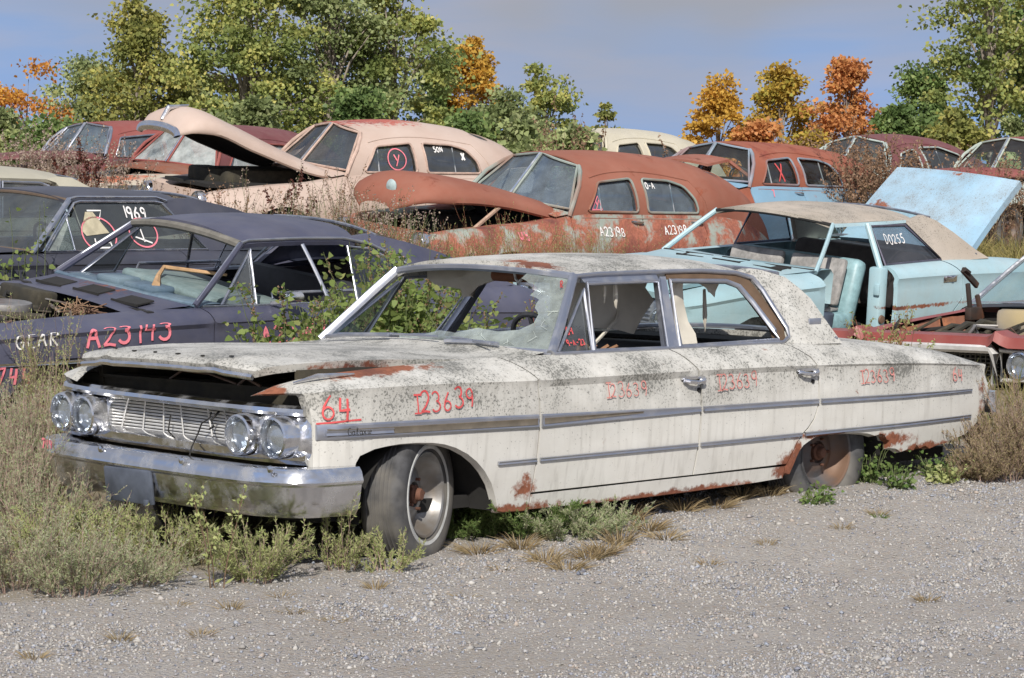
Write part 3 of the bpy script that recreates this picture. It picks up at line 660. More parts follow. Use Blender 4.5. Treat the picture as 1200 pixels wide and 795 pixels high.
W1 = [(2.095, .990), (2.222, 1.312), (2.755, 1.316), (2.612, .982)]; W2 = [(2.718, .985), (2.832, 1.312), (3.257, 1.300), (3.345, 1.272), (3.40, 1.19), (3.478, 1.04), (3.476, .988)]
VT = [(1.842, .992), (2.185, 1.285), (2.075, .986)]
m.frame('window_frame', W1, .014, TRIMMETAL, parent=None); m.frame('window_frame', W2, .015, TRIMMETAL)
m.frame('vent_frame', VT, .012, TRIMMETAL); vg = m.pane(VT, DIRTY)
m.frame('drip_rail', [(2.15, 1.350), (2.32, 1.358), (2.70, 1.360), (3.09, 1.358), (3.35, 1.342), (3.47, 1.315), (3.51, 1.25), (3.58, 1.05), (3.56, 1.0)], .013, TRIMMETAL, closed=False, off=.012)
m.frame('window_sill_trim', [(1.80, .985), (2.6, .980), (3.50, .978), (3.55, 1.0)], .012, TRIMMETAL, closed=False, off=.01)
m.gpanel('center_pillar', [(2.625, .975), (2.775, 1.335), (2.822, 1.335), (2.705, .975)], [], TRIMMETAL, depth=.05)
m.gpanel('door_header', [(2.215, 1.318), (2.20, 1.345), (2.76, 1.35), (2.76, 1.322)], [], TRIMMETAL); m.gpanel('door_header', [(2.83, 1.318), (2.83, 1.35), (3.33, 1.336), (3.45, 1.30), (3.49, 1.24), (3.565, 1.05), (3.54, .985), (3.485, .99), (3.488, 1.04), (3.41, 1.195), (3.355, 1.28), (3.26, 1.306)], [], plain('browned rubber seal', (.12, .075, .045), .8), depth=.04)
m.text('64', 1.955, 1.075, .035, RED_PAINT, .0035, on=lambda x, z, o: m.G(x, z, -.004)); m.text('9-A-23', 1.93, 1.02, .028, RED_PAINT, .0032, on=lambda x, z, o: m.G(x, z, -.004))
# hood standing a hand's breadth open at the front
HE = [(.08, .978), (.11, .982), (.169, .992), (.25, .999), (.525, 1.004), (.787, .998), (1.2, .982), (1.45, .970)]
hd = m.hood(HE, WHITE, front=.075, crown=.036, lip=.030, x0=.10, yw=[(.10, .655), (.13, .69), (.18, .72), (.28, .748), (.5, .765), (1.45, .77)])
mk('hood_lip_trim', tube([Vector(m.hood_f(0, t))+Vector((-.004, 0, -.028)) for t in rng(-.985, .985, 25)], .011, 8, flat=1.3), CHROME, hd)
for t, a in ((-.62, .3), (-.36, .8), (-.12, .2), (.12, .9), (.36, .4), (.6, .7)): mk('letter_clip', move(box((0, 0, 0), (.02, .018, .006), (0, 0, a), .002), Vector(m.hood_f(.06, t))+Vector((0, 0, .004))), DARK, hd)
mk('cowl', grid(lambda u, t: (lerp(1.455-.10*(1-t*t), 1.80-.16*(1-t*t), u), lerp(.80, .83, u)*t, .968+.032*u+.035*(1-t*t)-.012*math.sin(math.pi*u)), rng(0, 1, 9), rng(-1, 1, 21)), WHITE, r0)
mk('wiper', join(tube([(1.60, -.30, 1.035), (1.66, -.45, 1.035), (1.68, -.60, 1.028)], .011, 6), tube([(1.60, -.62, 1.035), (1.70, -.30, 1.045), (1.71, .05, 1.05)], .006, 6)), TRIMMETAL, r0)
mk('wiper', join(tube([(1.62, .62, 1.02), (1.56, .40, 1.04), (1.585, .1, 1.05)], .010, 6), tube([(1.60, .50, 1.04), (1.60, .10, 1.055), (1.60, -.25, 1.055)], .006, 6)), TRIMMETAL, r0)
# front end
bar = lambda y: (.075+.125*abs(y/.97)**3.5, y, .808+.018*y)
g = sweep([bar(y) for y in rng(.905, -.905, 33)], [(-.09, .022), (-.02, .026), (.0, .014), (.004, -.004), (-.004, -.018), (-.09, -.022)], True)
mk('grille_header', g, CHROME, r0, ang=30)
pan = lambda y: (.105+.10*abs(y/.97)**3.5, y, .60+.018*y)
mk('lower_grille_panel', sweep([pan(y) for y in rng(.905, -.905, 33)], [(-.10, .045), (-.03, .040), (.0, .02), (.0, -.012), (-.015, -.032), (-.1, -.035)], True), CHROME, r0, ang=30)
bars = []
for k in range(10):
    z = .642+.0152*k
    bars.append(sweep([(.150+.02*math.cos(math.pi*y/.98), y, z+.018*y) for y in rng(.50, -.50, 21)], [(-.02, .0036), (.0, .0052), (.002, .0), (.0, -.0052), (-.02, -.0036)], True))
for y, sl in ((-.40, -.03), (-.27, -.02), (-.06, -.012), (.08, .0), (.23, .012), (.38, .03)):
    bars.append(tube([(.148, y+sl, .636+.018*y), (.148, y-sl, .787+.018*y)], .0042, 6))
GRILLE = plain('weathered bright aluminium', (.70, .69, .67), .36, .45, var=.15)
mk('grille', join(*bars), GRILLE, r0, weld=False)
for wp_, wr_ in (([(.13, -.30, .76), (.10, -.33, .74), (.09, -.28, .71), (.10, -.24, .66), (.08, -.22, .60), (.05, -.24, .56)], .004), ([(.12, -.05, .62), (.09, -.03, .66), (.12, -.01, .73)], .004), ([(.13, -.36, .77), (.10, -.34, .73), (.09, -.37, .70), (.10, -.33, .69)], .006)): mk('grille_wire', tube(wp_, wr_, 5), DARK, r0)
mk('radiator_support', join(box((.30, 0, .66), (.03, 1.80, .44)), box((.33, 0, .875), (.12, 1.5, .015))), BAY, r0, smooth=False)
mk('engine_bay', join(box((.95, 0, .62), (1.2, 1.5, .1)), box((1.58, 0, .82), (.03, 1.56, .26)), box((.9, .74, .80), (1.25, .03, .34)), box((.9, -.74, .80), (1.25, .03, .34)), box((.9, .1, .78), (.6, .5, .2), None, .05), move(lathe([(.01, .80), (.2, .80), (.2, .86), (.01, .87)], 24, 'z'), (1.0, .1, .02))), BAY, r0, smooth=False)
mk('hood_latch', join(tube([(.28, -.30, .885), (.26, -.12, .925), (.26, .08, .93), (.28, .2, .885)], .006, 6), tube([(.26, -.5, .885), (.24, -.42, .92), (.25, -.35, .885)], .007, 6)), STEEL, r0)
for sd in (-1, 1):
    # chromed housing that carries a pair of lamps and wraps the corner
    def hous(k, j, sd=sd):
        y = (.478, .485, .60, .70, .80, .86, .895, .912, .925, .93)[k]; x = (.20, .13, .10, .105, .125, .14, .155, .17, .19, .215)[k]; zt = (.775, .785, .79, .79, .79, .785, .78, .775, .77, .765)[k]; zb = (.605, .60, .585, .582, .58, .585, .59, .595, .60, .60)[k]
        t = j/8; b = math.sin(math.pi*t)**.6
        return (x+.05*(1-b), y*sd-.0*sd, lerp(zb, zt, t)+.018*y*sd)
    mk('headlight_housing', grid(hous, range(10), range(9)), CHROME, r0, ang=30)
    for y, x in ((.588, .095), (.802, .125)):
        m.lamp(x, y*sd, .690+.016*y*sd, .077)
    mk('turn_signal', join(move(box((0, 0, 0), (.03, .135, .075), None, .012), (.035, .60*sd, .405+.01*sd)), move(box((-.012, 0, 0), (.02, .10, .05), None, .008), (.025, .60*sd, .405+.01*sd))), CHROME_RUSTY, r0)
bp = []
for y in rng(1.0, -1.0, 41):
    a = abs(y); bp.append((-.035+.05*a**2+.06*sm(.75, .97, a), y*.965 if a < .97 else math.copysign(.965, y), .018*y))
bp = [p for p in bp if abs(p[1]) < .86]; crn = [(.415, 1.02), (.35, 1.016), (.28, 1.01), (.21, .997), (.16, .98), (.12, .957), (.09, .93), (.065, .90)]
bp = [(x, y, .018*y) for x, y in crn]+bp+[(x, -y, -.018*y) for x, y in crn[::-1]]
bsec = [(-.14, .555), (-.05, .566), (-.012, .560), (.006, .540), (.020, .500), (.017, .490), (.006, .480), (-.006, .42), (-.022, .365), (-.045, .338), (-.07, .335), (-.05, .42), (-.03, .5)]
bm_ = m.bumper(bp, bsec, CHROME_RUSTY, 'front_bumper')
mk('license_plate_bracket', join(box((-.04, .10, .405), (.02, .36, .165), (0, -.12, 0), .01), box((-.055, -.05, .335), (.015, .03, .03), None, .004), box((-.055, .24, .335), (.015, .03, .03), None, .004)), plain('blue-grey plate metal', (.10, .115, .15), .5, .2), bm_)
for x, y, z in ((.02, -.86, .545), (-.04, -.30, .55), (-.03, .33, .56), (.03, .84, .57)): mk('bumper_bolt', move(lathe([(.001, -.012), (.016, -.008), (.018, 0)], 12, 'x'), (x, y, z)), CHROME, bm_)
mk('painted_number', writing('744', lambda u, w, o: (-.035+.05*(.82-u)**2-.008, .84-u, .515+w+.015), 0, 0, .045, .005, .0), PINK_PAINT, bm_, smooth=False, weld=False)
# side trim
T1 = [(.205, .737), (.572, .734), (1.051, .726), (1.561, .714), (2.085, .703), (2.708, .690), (3.637, .682), (4.364, .672), (5.022, .664)]
B1 = [(.205, .668), (.572, .667), (1.051, .658), (1.561, .648), (2.085, .655), (2.708, .664), (3.637, .656), (4.364, .648), (5.022, .652)]
for a, b in ((.215, 1.556), (1.582, 2.708), (2.732, 3.632), (3.656, 5.02)): m.trim('side_trim', T1, B1, TRIMMETAL, x0=a, x1=b, off=.014)
ins = plain('bronzed trim insert', (.20, .17, .13), .45, .4)
Ti = [(.2, .718), (1.56, .698), (2.3, .690)]; Bi = [(.2, .682), (1.56, .661), (2.3, .680)]
for a, b in ((.26, 1.545), (1.594, 2.28)): m.trim('trim_insert', Ti, Bi, ins, x0=a, x1=b, off=.0165)
eb = m.trim('script_plate', [(.25, .712), (.62, .707)], [(.25, .684), (.62, .680)], TRIMMETAL, 'n', x0=.25, x1=.62, off=.021)
mk('script_badge', writing('Galaxie', m.SZ, .345, .686, .034, .0020, .030, gap=.62, seed=3), DARK, eb, smooth=False, weld=False)
T2 = [(1.30, .504), (2.7, .506), (3.64, .511), (4.37, .514), (5.02, .520)]; B2 = [(1.30, .486), (2.7, .486), (3.64, .490), (4.37, .494), (5.02, .500)]
for a, b in ((1.30, 1.552), (1.578, 2.698), (2.724, 3.508), (3.535, 5.02)): m.trim('lower_trim', T2, B2, TRIMMETAL, x0=a, x1=b, off=.012)
mk('fender_spear', tube([m.S(.19, 1.72, .012), m.S(.30, 1.72, .024), m.S(.42, 1.70, .014), m.S(.50, 1.68, .012)], [.004, .014, .010, .004], 8), CHROME, r0)
for x, d in ((2.60, fdoor), (3.49, rdoor)):
    h = [m.SZ(x-.02, .830, .016), m.SZ(x-.0, .822, .035), m.SZ(x+.06, .815, .038), m.SZ(x+.10, .815, .022), m.SZ(x+.13, .828, .018)]
    o = mk('door_handle', join(tube(h, .011, 8), tube([m.SZ(x-.03, .838, .01), m.SZ(x+.05, .838, .012), m.SZ(x+.14, .836, .01)], .009, 6), move(lathe([(.001, -.012), (.018, -.008), (.02, .01)], 12), m.SZ(x+.115, .82, .022))), CHROME, d)
    mk('door_lock', move(lathe([(.001, -.006), (.012, -.004), (.012, .004)], 10), m.SZ(x+.10, .775, .002)), DARK, d)
# chalk numbers
m.text('64', .235, .80-.045, .10, RED_PAINT, .0055, seed=2); mk('painted_number', strip3([(.215, .742), (.30, .746), (.44, .752)], m.SZ, .0042, .005), RED_PAINT, r0, smooth=False)
m.text('I23639', .75, .765, .092, RED_PAINT, .0046, seed=4, slope=.02); m.text('I23639', 2.02, .768, .07, FAINT, .0030, seed=5); m.text('I23639', 2.83, .766, .075, FAINT, .0036, seed=8, slope=.03); m.text('I23639', 3.98, .745, .07, FAINT, .0034, seed=9); m.text('64', 4.82, .715, .075, FAINT, .0042, seed=6)
# cabin
m.under(); m.arches((.90, 3.84), r=.42, z=.25)
m.dash(sc, DASH); m.seat(2.72, VINYL, .93); m.seat(3.42, VINYL, .95)
m.wheel_col(2.20, -.38, .985, .19)
mir = mk('sun_visor', xf(lathe([(.001, -.17), (.030, -.168), (.033, 0), (.030, .168), (.001, .17)], 14), Matrix.Translation((2.30, -.10, 1.335))), plain('rust brown visor', (.20, .075, .035), .8), r0)
mk('visor_hook', tube([(2.22, -.13, 1.40), (2.245, -.13, 1.36), (2.255, -.135, 1.32), (2.25, -.16, 1.305), (2.245, -.185, 1.32)], .008, 6), plain('white hook', (.75, .75, .73), .5), mir)
def rag(pts, bend, nm='torn_headliner', mat=CLOTH, n=9):
    """a hanging cloth: pts = [(left edge point, right edge point)] from top to bottom"""
    V, F = [], []
    for i, (a, b) in enumerate(pts):
        a, b = Vector(a), Vector(b)
        for k in range(n):
            t = k/(n-1); p = a.lerp(b, t); V.append(p+Vector((bend*math.sin(6.3*t+i*.8), bend*.8*math.sin(4*t+i*1.7), .006*math.sin(9*t+i))))
    F = [(i*n+k, i*n+k+1, (i+1)*n+k+1, (i+1)*n+k) for i in range(len(pts)-1) for k in range(n-1)]
    return mk(nm, ([tuple(v) for v in V], F), mat, r0, ang=80)
rag([((2.35, .60, 1.395), (2.35, -.02, 1.425)), ((2.31, .60, 1.35), (2.32, -.02, 1.38)), ((2.27, .58, 1.30), (2.30, .02, 1.335)), ((2.28, .54, 1.275), (2.31, .08, 1.31)), ((2.29, .30, 1.26), (2.31, .22, 1.27)), ((2.29, .28, 1.21), (2.31, .25, 1.22))], .02)
rag([((2.22, -.42, 1.39), (3.05, -.30, 1.41)), ((2.24, -.40, 1.33), (3.02, -.34, 1.35)), ((2.30, -.38, 1.25), (2.98, -.36, 1.27)), ((2.36, -.36, 1.17), (3.02, -.38, 1.20)), ((2.42, -.36, 1.10), (2.92, -.38, 1.11)), ((2.62, -.36, 1.07), (2.90, -.38, 1.02))], .03)
rag([((2.93, -.62, 1.335), (2.99, -.62, 1.338)), ((2.90, -.62, 1.25), (3.0, -.60, 1.27)), ((2.87, -.63, 1.16), (3.02, -.6, 1.2)), ((2.84, -.66, 1.08), (3.03, -.62, 1.1)), ((2.80, -.69, 1.0), (3.04, -.66, 1.03)), ((2.79, -.72, .96), (3.03, -.70, .97))], .012)
rag([((3.02, -.60, 1.338), (3.32, -.60, 1.315)), ((3.08, -.58, 1.30), (3.30, -.58, 1.285)), ((3.17, -.58, 1.28), (3.29, -.58, 1.25)), ((3.24, -.58, 1.255), (3.28, -.58, 1.215))], .015)
rag([((2.40, -.60, 1.335), (2.43, -.60, 1.335)), ((2.41, -.6, 1.27), (2.435, -.6, 1.28)), ((2.42, -.6, 1.21), (2.43, -.6, 1.22))], .006); rag([((2.49, -.60, 1.335), (2.515, -.60, 1.335)), ((2.495, -.6, 1.22), (2.52, -.6, 1.24)), ((2.50, -.6, 1.17), (2.515, -.6, 1.18))], .006)
rag([((3.28, -.5, 1.25), (3.30, -.5, 1.25)), ((3.28, -.5, 1.1), (3.31, -.5, 1.12)), ((3.29, -.5, 1.03), (3.30, -.5, 1.03))], .006)
mk('loose_seat_belt', join(tube([(2.42, -.50, .97), (2.72, -.4, 1.10), (3.03, -.2, 1.34)], .009, 5)), CLOTH, r0)
LITTER = plain('cabin litter', (.25, .13, .07), .9)
for k in range(10): mk('litter_scrap', box((RNG.uniform(2.1, 2.5), RNG.uniform(-.7, -.3), .955+RNG.uniform(0, .02)), (.06, .04, .015), tuple(RNG.uniform(-1, 1, 3))), LITTER, r0, smooth=False)
make_wheel(r0, (.90, -.80, .365), steer=R(23), rad=.335, w=.21, flat=.02)
make_wheel(r0, (.90, .80, .365), steer=R(23), rad=.335, w=.20, side=1)
make_wheel(r0, (3.84, -.80, .375), rad=.335, w=.20, flat=.14, wall=False, rim_mat=STEEL)
make_wheel(r0, (3.84, .80, .375), rad=.335, w=.20, side=1, flat=.08)
# ------------------------------------------------------------------ rounded pre-1955 cars
class Rounded:
    L = 5.0
    zr = [(1.6, 1.50), (2.0, 1.59), (2.96, 1.63), (3.72, 1.60), (4.24, 1.52), (4.68, 1.37), (4.98, 1.15), (5.2, .85)]       # roof line, down to the tail
    zb = [(-.1, .76), (.16, .84), (.46, .88), (.89, .92), (1.34, .95), (1.8, 1.03), (2.1, 1.055), (3.8, 1.055), (4.4, 1.0), (5.0, .80), (5.2, .68)]
    yb = [(-.1, .60), (.1, .72), (.5, .78), (1.8, .79), (3.7, .80), (4.4, .74), (5.0, .62), (5.2, .52)]
    yl = [(-.1, .66), (.1, .80), (.4, .88), (.9, .91), (4.3, .91), (4.9, .78), (5.2, .62)]
    hz = [(.05, .90), (.09, 1.02), (.25, 1.05), (.8, 1.05), (1.8, 1.04)]; ht = [(.05, .95), (.1, 1.05), (.29, 1.12), (.68, 1.15), (1.23, 1.17), (1.8, 1.17)]; hy = [(.05, .18), (.12, .34), (.4, .50), (1.0, .60), (1.8, .68)]
    W1 = [(2.04, 1.08), (2.24, 1.37), (2.74, 1.415), (2.78, 1.08)]; W2 = [(2.92, 1.08), (2.89, 1.415), (3.30, 1.40), (3.50, 1.35), (3.64, 1.22), (3.69, 1.08)]
    dx = 0.; n = 2.5; hood_open = False; notail = False
    def __init__(s, name, label, loc, rot, paint, roofpaint=None, trim=None, glass=None, hoodpaint=None, group=None, detail=True, **kw):
        for k, v in kw.items(): setattr(s, k, v)
        s.paint = paint; s.rp = roofpaint or paint; s.tr = trim or paint; s.gl = glass or DIRTY; s.hp = hoodpaint or paint
        s.root = tag(empty(name, loc, [R(a) for a in rot]), label, 'car', group); s.build(detail)
    def U(s, x, q, off=0.):
        """upper shell: q 0 at the near belt, 1 on the roof's centre line, 2 at the far belt"""
        a = min(q, 2-q); th = a*math.pi/2; z0 = tab(s.zb, x); z1 = max(z0+.02, tab(s.zr, x)); y0 = tab(s.yb, x)
        c, sn = max(0., math.cos(th)), max(0., math.sin(th)); y = y0*c**(2/s.n); zf = sn**(2/s.n)
        lean = .055*min(1, zf*1.2); y = max(0, y*(1-lean)); z = z0+(z1-z0)*zf+off*sn
        return (x, -(y+off*c) if q <= 1 else (y+off*c), z)
    def Q(s, x, z):
        z0 = tab(s.zb, x); z1 = max(z0+.02, tab(s.zr, x)); f = min(.999, max(0, (z-z0)/(z1-z0))); return math.asin(f**(s.n/2))/(math.pi/2)
    def UW(s, x, z, off=0.): return s.U(x, s.Q(x, z), off)
    def Lo(s, x, z, off=0.):
        zt = tab(s.zb, x); t = (z-.28)/(zt-.28); yb = tab(s.yb, x); yl = tab(s.yl, x)
        y = lerp(yl*.95, yl, sm(0, .55, t)); y = lerp(y, yb, sm(.55, 1.0, t)**1.6); return (x, -(y+off), z)
    def both(s, name, geo, mat, parent=None, sides='nf', **kw):
        o = mk(name, geo, mat, parent or s.root, **kw)
        if 'f' in sides: mk(name, mirror(geo), mat, parent or s.root, **kw)
        return o
    def panel(s, name, poly, mat, sides='nf', depth=.04):
        P = [(x, (z-.28)/(tab(s.zb, x)-.28) if z < 5 else 1.0) for x, z in poly]
        fn = lambda x, t: s.Lo(x, .28+t*(tab(s.zb, x)-.28)); return s.both(name, cdt(P, [], fn, .09, inward=lambda x, y, z: Vector((0, depth, 0)), sy=.7), mat, None, sides, ang=40)
    def build(s, detail):
        r = s.root; L = s.L; A = lambda p: [(x, s.Q(x, z)) for x, z in densify(p, .08)]
        hol = [A(s.W1), A(s.W2)]; hol += [[(x, 2-q) for x, q in h] for h in hol]
        xe = L+.12
        front = [(1.80, .0), (1.86, .12), (1.98, .30), (2.12, .50), (2.16, .60), (2.12, .75), (2.08, 1.0), (2.12, 1.25), (2.16, 1.40), (2.12, 1.50), (1.98, 1.70), (1.86, 1.88), (1.80, 2.0)]
        outer = front+[(xe, 2.0), (xe, 0.0)]
        rw = [(L-.98, .62), (L-.72, .58), (L-.72, 1.42), (L-.98, 1.38)]
        g = cdt(outer, hol+[rounded(rw, .12)], s.U, .07, sy=.85, inward=lambda x, y, z: Vector((0, -.03 if y > 0 else .03, -.01)))
        mk('roof', g, s.rp, r, ang=60)
        for W in (s.W1, s.W2):
            Wd = densify(rounded(W, .05), .08)
            s.both('window_trim', tube([s.UW(x, z, .004) for x, z in Wd], .013, 6, True), s.tr)
            gl = cdt([(x, s.Q(x, z)) for x, z in Wd], [], lambda x, q: s.U(x, q, -.030), .14); s.both('window_glass', gl, s.gl)
        wt = lambda x: 1.345+.10*math.sin(math.pi*min(1, max(0, (x-2.06)/1.75))**.8)
        s.both('drip_rail', tube([s.UW(x, wt(x)+.035, .002) for x in rng(2.16, 3.62, 20)]+[s.UW(x, z, .002) for x, z in ((3.72, 1.30), (3.80, 1.20), (3.84, 1.10))], .007, 6), s.rp)
        s.both('front_pillar', tube([s.U(x, q, -.004) for x, q in ((1.79, .0), (1.86, .12), (1.98, .30), (2.10, .50), (2.15, .60))], .024, 8), s.tr)
        s.both('belt_molding', tube([s.Lo(x, 1.015, .002) for x in rng(1.95, 3.75, 14)], .008, 6), s.tr)
        vx = s.W1[0][0]+.22; s.both('vent_post', tube([s.UW(vx, 1.08, -.024), s.UW(vx+.02, 1.375, -.024)], .010, 6), POST)
        qx = s.W2[0][0]+.42; s.both('vent_post', tube([s.UW(qx, 1.08, -.024), s.UW(qx, 1.39, -.024)], .008, 6), POST)
        mk('rear_window_glass', cdt([(x, q) for x, q in rounded(rw, .12)], [], lambda x, q: s.U(x, q, -.012), .14), s.gl, r)
        # two-piece windscreen with its centre bar
        b0 = Vector(s.U(1.82, .05)); t0 = Vector(s.U(2.14, .60)); b1 = Vector((1.66, 0, b0.z+.03)); t1 = Vector(s.U(2.07, 1.0))
        for sd in (1, -1):
            fl = lambda p: (p[0], p[1]*sd, p[2])
            pa = [fl(b0.lerp(b1, .03)), fl(b0.lerp(b1, .97)), fl(t0.lerp(t1, .97)), fl(t0.lerp(t1, .02))]
            def q(u, v, pa=pa): return Vector(pa[0]).lerp(Vector(pa[1]), u).lerp(Vector(pa[3]).lerp(Vector(pa[2]), u), v)+Vector((-.03*math.sin(math.pi*u), 0, .0))
            mk('windshield_glass', grid(lambda u, v: q(u, v)+Vector((.012, 0, -.01)), rng(0, 1, 7), rng(0, 1, 5)), s.gl, r)
            mk('windshield_frame', tube([q(u, 0) for u in rng(0, 1, 6)]+[q(1, v) for v in (.33, .66)]+[q(u, 1) for u in rng(1, 0, 6)]+[q(0, v) for v in (.66, .33)], .014, 6, True), s.tr, r)
        mk('center_bar', tube([b1+Vector((-.01, 0, 0)), t1+Vector((-.01, 0, 0))], .016, 6), CHROME, r)
        # lower body in separate panels
        ar = lambda xc, rr, z: [(xc+rr*math.cos(R(a)), .33+z*math.sin(R(a))) for a in range(165, 0, -15)]
        s.panel('front_fender', [(.0, 9), (-.06, .62), (-.04, .42), (.46, .40)]+ar(.92, .42, .36)+[(1.36, .3), (1.79, .3), (1.80, .9), (1.80, 9)], s.fp if hasattr(s, 'fp') else s.paint)
        fd = s.panel('front_door', [(1.81, .32), (1.815, .9), (1.815, 9), (2.825, 9), (2.835, .9), (2.835, .32)], s.paint)
        rd = s.panel('rear_door', [(2.85, .32), (2.85, .9), (2.84, 9), (3.74, 9), (3.76, .85), (3.55, .55), (3.46, .32)], s.paint)
        s.panel('rear_fender', [(3.48, .32), (3.57, .55), (3.78, .85), (3.76, 9), (xe, 9), (xe, .45), (4.45, .42)]+ar(4.02, .42, .25)+[(3.56, .32)], s.paint)
        for d, x in ((fd, 2.70), (rd, 3.60)):
            mk('door_handle', tube([s.Lo(x-.04, .985, .005), s.Lo(x, .985, .035), s.Lo(x+.09, .98, .035), s.Lo(x+.12, .98, .02)], .011, 6), CHROME, d)
        mk('tail_panel', grid(lambda u, t: (xe+.03*(1-t*t)*math.sin(math.pi*u), tab(s.yb, xe)*t, lerp(.42, tab(s.zb, xe)+.02, u)), rng(0, 1, 5), rng(-1, 1, 9)), s.paint, r)
        s.hood_mesh()
        mk('fender_top', grid(lambda u, t: (lerp(.0, 1.8, u), lerp(tab(s.yb, lerp(0, 1.8, u)), .44, abs(t))*(1 if t > 0 else -1), tab(s.zb, lerp(0, 1.8, u))+.02*math.sin(math.pi*abs(t))-.05*abs(t)), rng(0, 1, 14), [-1, -.8, -.6, -.4, -.2, -.001]), s.fp if hasattr(s, 'fp') else s.paint, r)
        mk('fender_top', grid(lambda u, t: (lerp(.0, 1.8, u), lerp(tab(s.yb, lerp(0, 1.8, u)), .44, t), tab(s.zb, lerp(0, 1.8, u))+.02*math.sin(math.pi*t)-.05*t), rng(0, 1, 14), [.001, .2, .4, .6, .8, 1]), s.fp if hasattr(s, 'fp') else s.paint, r)
        mk('front_panel', grid(lambda u, t: (-.04-.05*(1-t*t)+.06*u, .64*t, lerp(.42, .84, u)), rng(0, 1, 6), rng(-1, 1, 11)), s.hp, r)
        mk('cowl', grid(lambda u, t: (lerp(1.60, 1.84-.16*(1-t*t), u), .78*t, lerp(1.02, 1.06, u)+.06*(1-t*t)), rng(0, 1, 4), rng(-1, 1, 11)), s.paint, r)
        mk('floor_pan', join(box((2.5, 0, .36), (4.6, 1.4, .08)), box((1.66, 0, .70), (.04, 1.4, .6)), box((.9, 0, .66), (1.4, .9, .2))), DARK, r, smooth=False)
        if detail:
            for x in (2.65, 3.55): mk('seat', join(box((x-.28, 0, .62), (.55, 1.3, .2), None, .05), box((x+.06, 0, .88), (.16, 1.3, .55), (0, .18, 0), .06)), VINYL, r)
            M = Matrix.Translation((2.2, -.36, 1.10)) @ Matrix.Rotation(R(60), 4, 'Y'); mk('steering_wheel', xf(join(tube([(.2*math.cos(a), .2*math.sin(a), 0) for a in rng(0, 6.283, 25)[:-1]], .013, 6, True), tube([(-.2, 0, 0), (.2, 0, 0)], .011, 5), tube([(0, 0, 0), (0, 0, -.5)], .03, 6)), M), VINYL, r)
        for sd in (-1, 1):
            o = mk('headlight', move(lathe([(.12, .08), (.115, -.02), (.10, -.04), (.09, -.03)], 24, 'x'), (-.03, .58*sd, .72)), CHROME, r); mk('lens', move(lathe([(.09, -.03), (.06, -.05), (.001, -.06)], 20, 'x'), (-.03, .58*sd, .72)), LENS, o)
            for x in (.92, 4.02): make_wheel(r, (x, .74*sd, .33), side=sd, wall=False, rim_mat=STEEL)
    def hood_mesh(s):
        def f(u, t):
            a = s.hood_x[0] if hasattr(s, 'hood_x') else .05; b = s.hood_x[1] if hasattr(s, 'hood_x') else 1.80
            x = lerp(a, b, u); th = t*math.pi/2; z0, z1, y0 = tab(s.hz, x), tab(s.ht, x), tab(s.hy, x); c, sn = math.cos(th), math.sin(th)
            y = y0*(1 if sn > 0 else -1)*abs(sn)**(2/2.3); z = z0+(z1-z0)*max(0, c)**(2/2.3); return (x-.12*(1-t*t)*u, y, z)
        g = grid_rim(f, [0, .01, .03, .06]+rng(.1, 1, 22), rng(-1, 1, 25), lambda x, y, z: (.0, -.02 if y > 0 else .02, -.02)); s.hood_f = f
        o = mk('hood', g, s.hp, s.root, ang=50)
        mk('hood_liner', grid(lambda u, t: (lambda p: (p[0]+.01, p[1]*.95, p[2]-.028))(f(lerp(.03, .98, u), t*.97)), rng(0, 1, 16), rng(-1, 1, 15)), DARK, o)
        return o
    def text(s, t, x, z, h, mat, w=.01, upper=False, seed=1, slope=0, off=.009):
        return mk('painted_number', writing(t, (lambda a, b_, o: s.UW(a, b_, -.027)) if upper else (lambda a, b_, o: s.Lo(a, b_, o)), x, z, h, w, off, seed=seed, slope=slope), mat, s.root, smooth=False, weld=False)
    def ring(s, x, z, rx, rz, mat, w=.007):
        return mk('painted_circle', strip3(arc(x, z, rx, rz, 0, 360, 28), lambda a, b_, o: s.UW(a, b_, -.027), w, .006), mat, s.root, smooth=False)

DKGLASS = glass('dusty side glass', (.38, .42, .42), .30, (.24, .25, .24), .15); BLUGLASS = glass('blue dusty windshield', (.5, .62, .68), .45, (.30, .37, .42), .2)
ORANGE = paint('surface rust over grey-green paint', (.26, .092, .060), fade=(.34, .135, .092), dust=.10, rough=.75, rust_amt=.25, rust_scale=2.5, rust=(.19, .055, .03), second=None, spec=.2)
ORANGE2 = paint('grey-green paint breaking into rust', (.30, .34, .30), fade=(.36, .40, .36), dust=.2, rough=.65, rust_amt=.70, rust_scale=2.4, rust=(.24, .088, .058), spec=.25)
h = Rounded('rusty_sedan', 'rust-orange rounded sedan with ajar bull-nosed hood and split windshield, behind the white sedan', (11.2, 11.001, .534), (6.54, .97, -.8), ORANGE2, roofpaint=ORANGE, hoodpaint=ORANGE, trim=plain('grey-green window surround', (.27, .31, .28), .6, second=(.25, .10, .06), scale=4), glass=BLUGLASS,
  hz=[(-.14, .98), (-.10, 1.06), (.09, 1.13), (.56, 1.13), (1.01, 1.10), (1.47, 1.03), (1.85, .96)], ht=[(-.14, 1.05), (-.10, 1.17), (.02, 1.26), (.15, 1.33), (.29, 1.365), (.68, 1.345), (1.23, 1.275), (1.85, 1.16)],
  hy=[(-.14, .22), (-.08, .40), (.1, .56), (.5, .64), (1.85, .68)], hood_x=(-.13, 1.85), L=5.1)
mk('hood_ornament', move(lathe([(.001, -.02), (.05, -.015), (.075, .0), (.07, .012), (.001, .02)], 20, 'x'), Vector(h.hood_f(.05, -.15))+Vector((-.02, 0, 0))), plain('faded blue crest plate', (.36, .44, .44), .5), h.root)
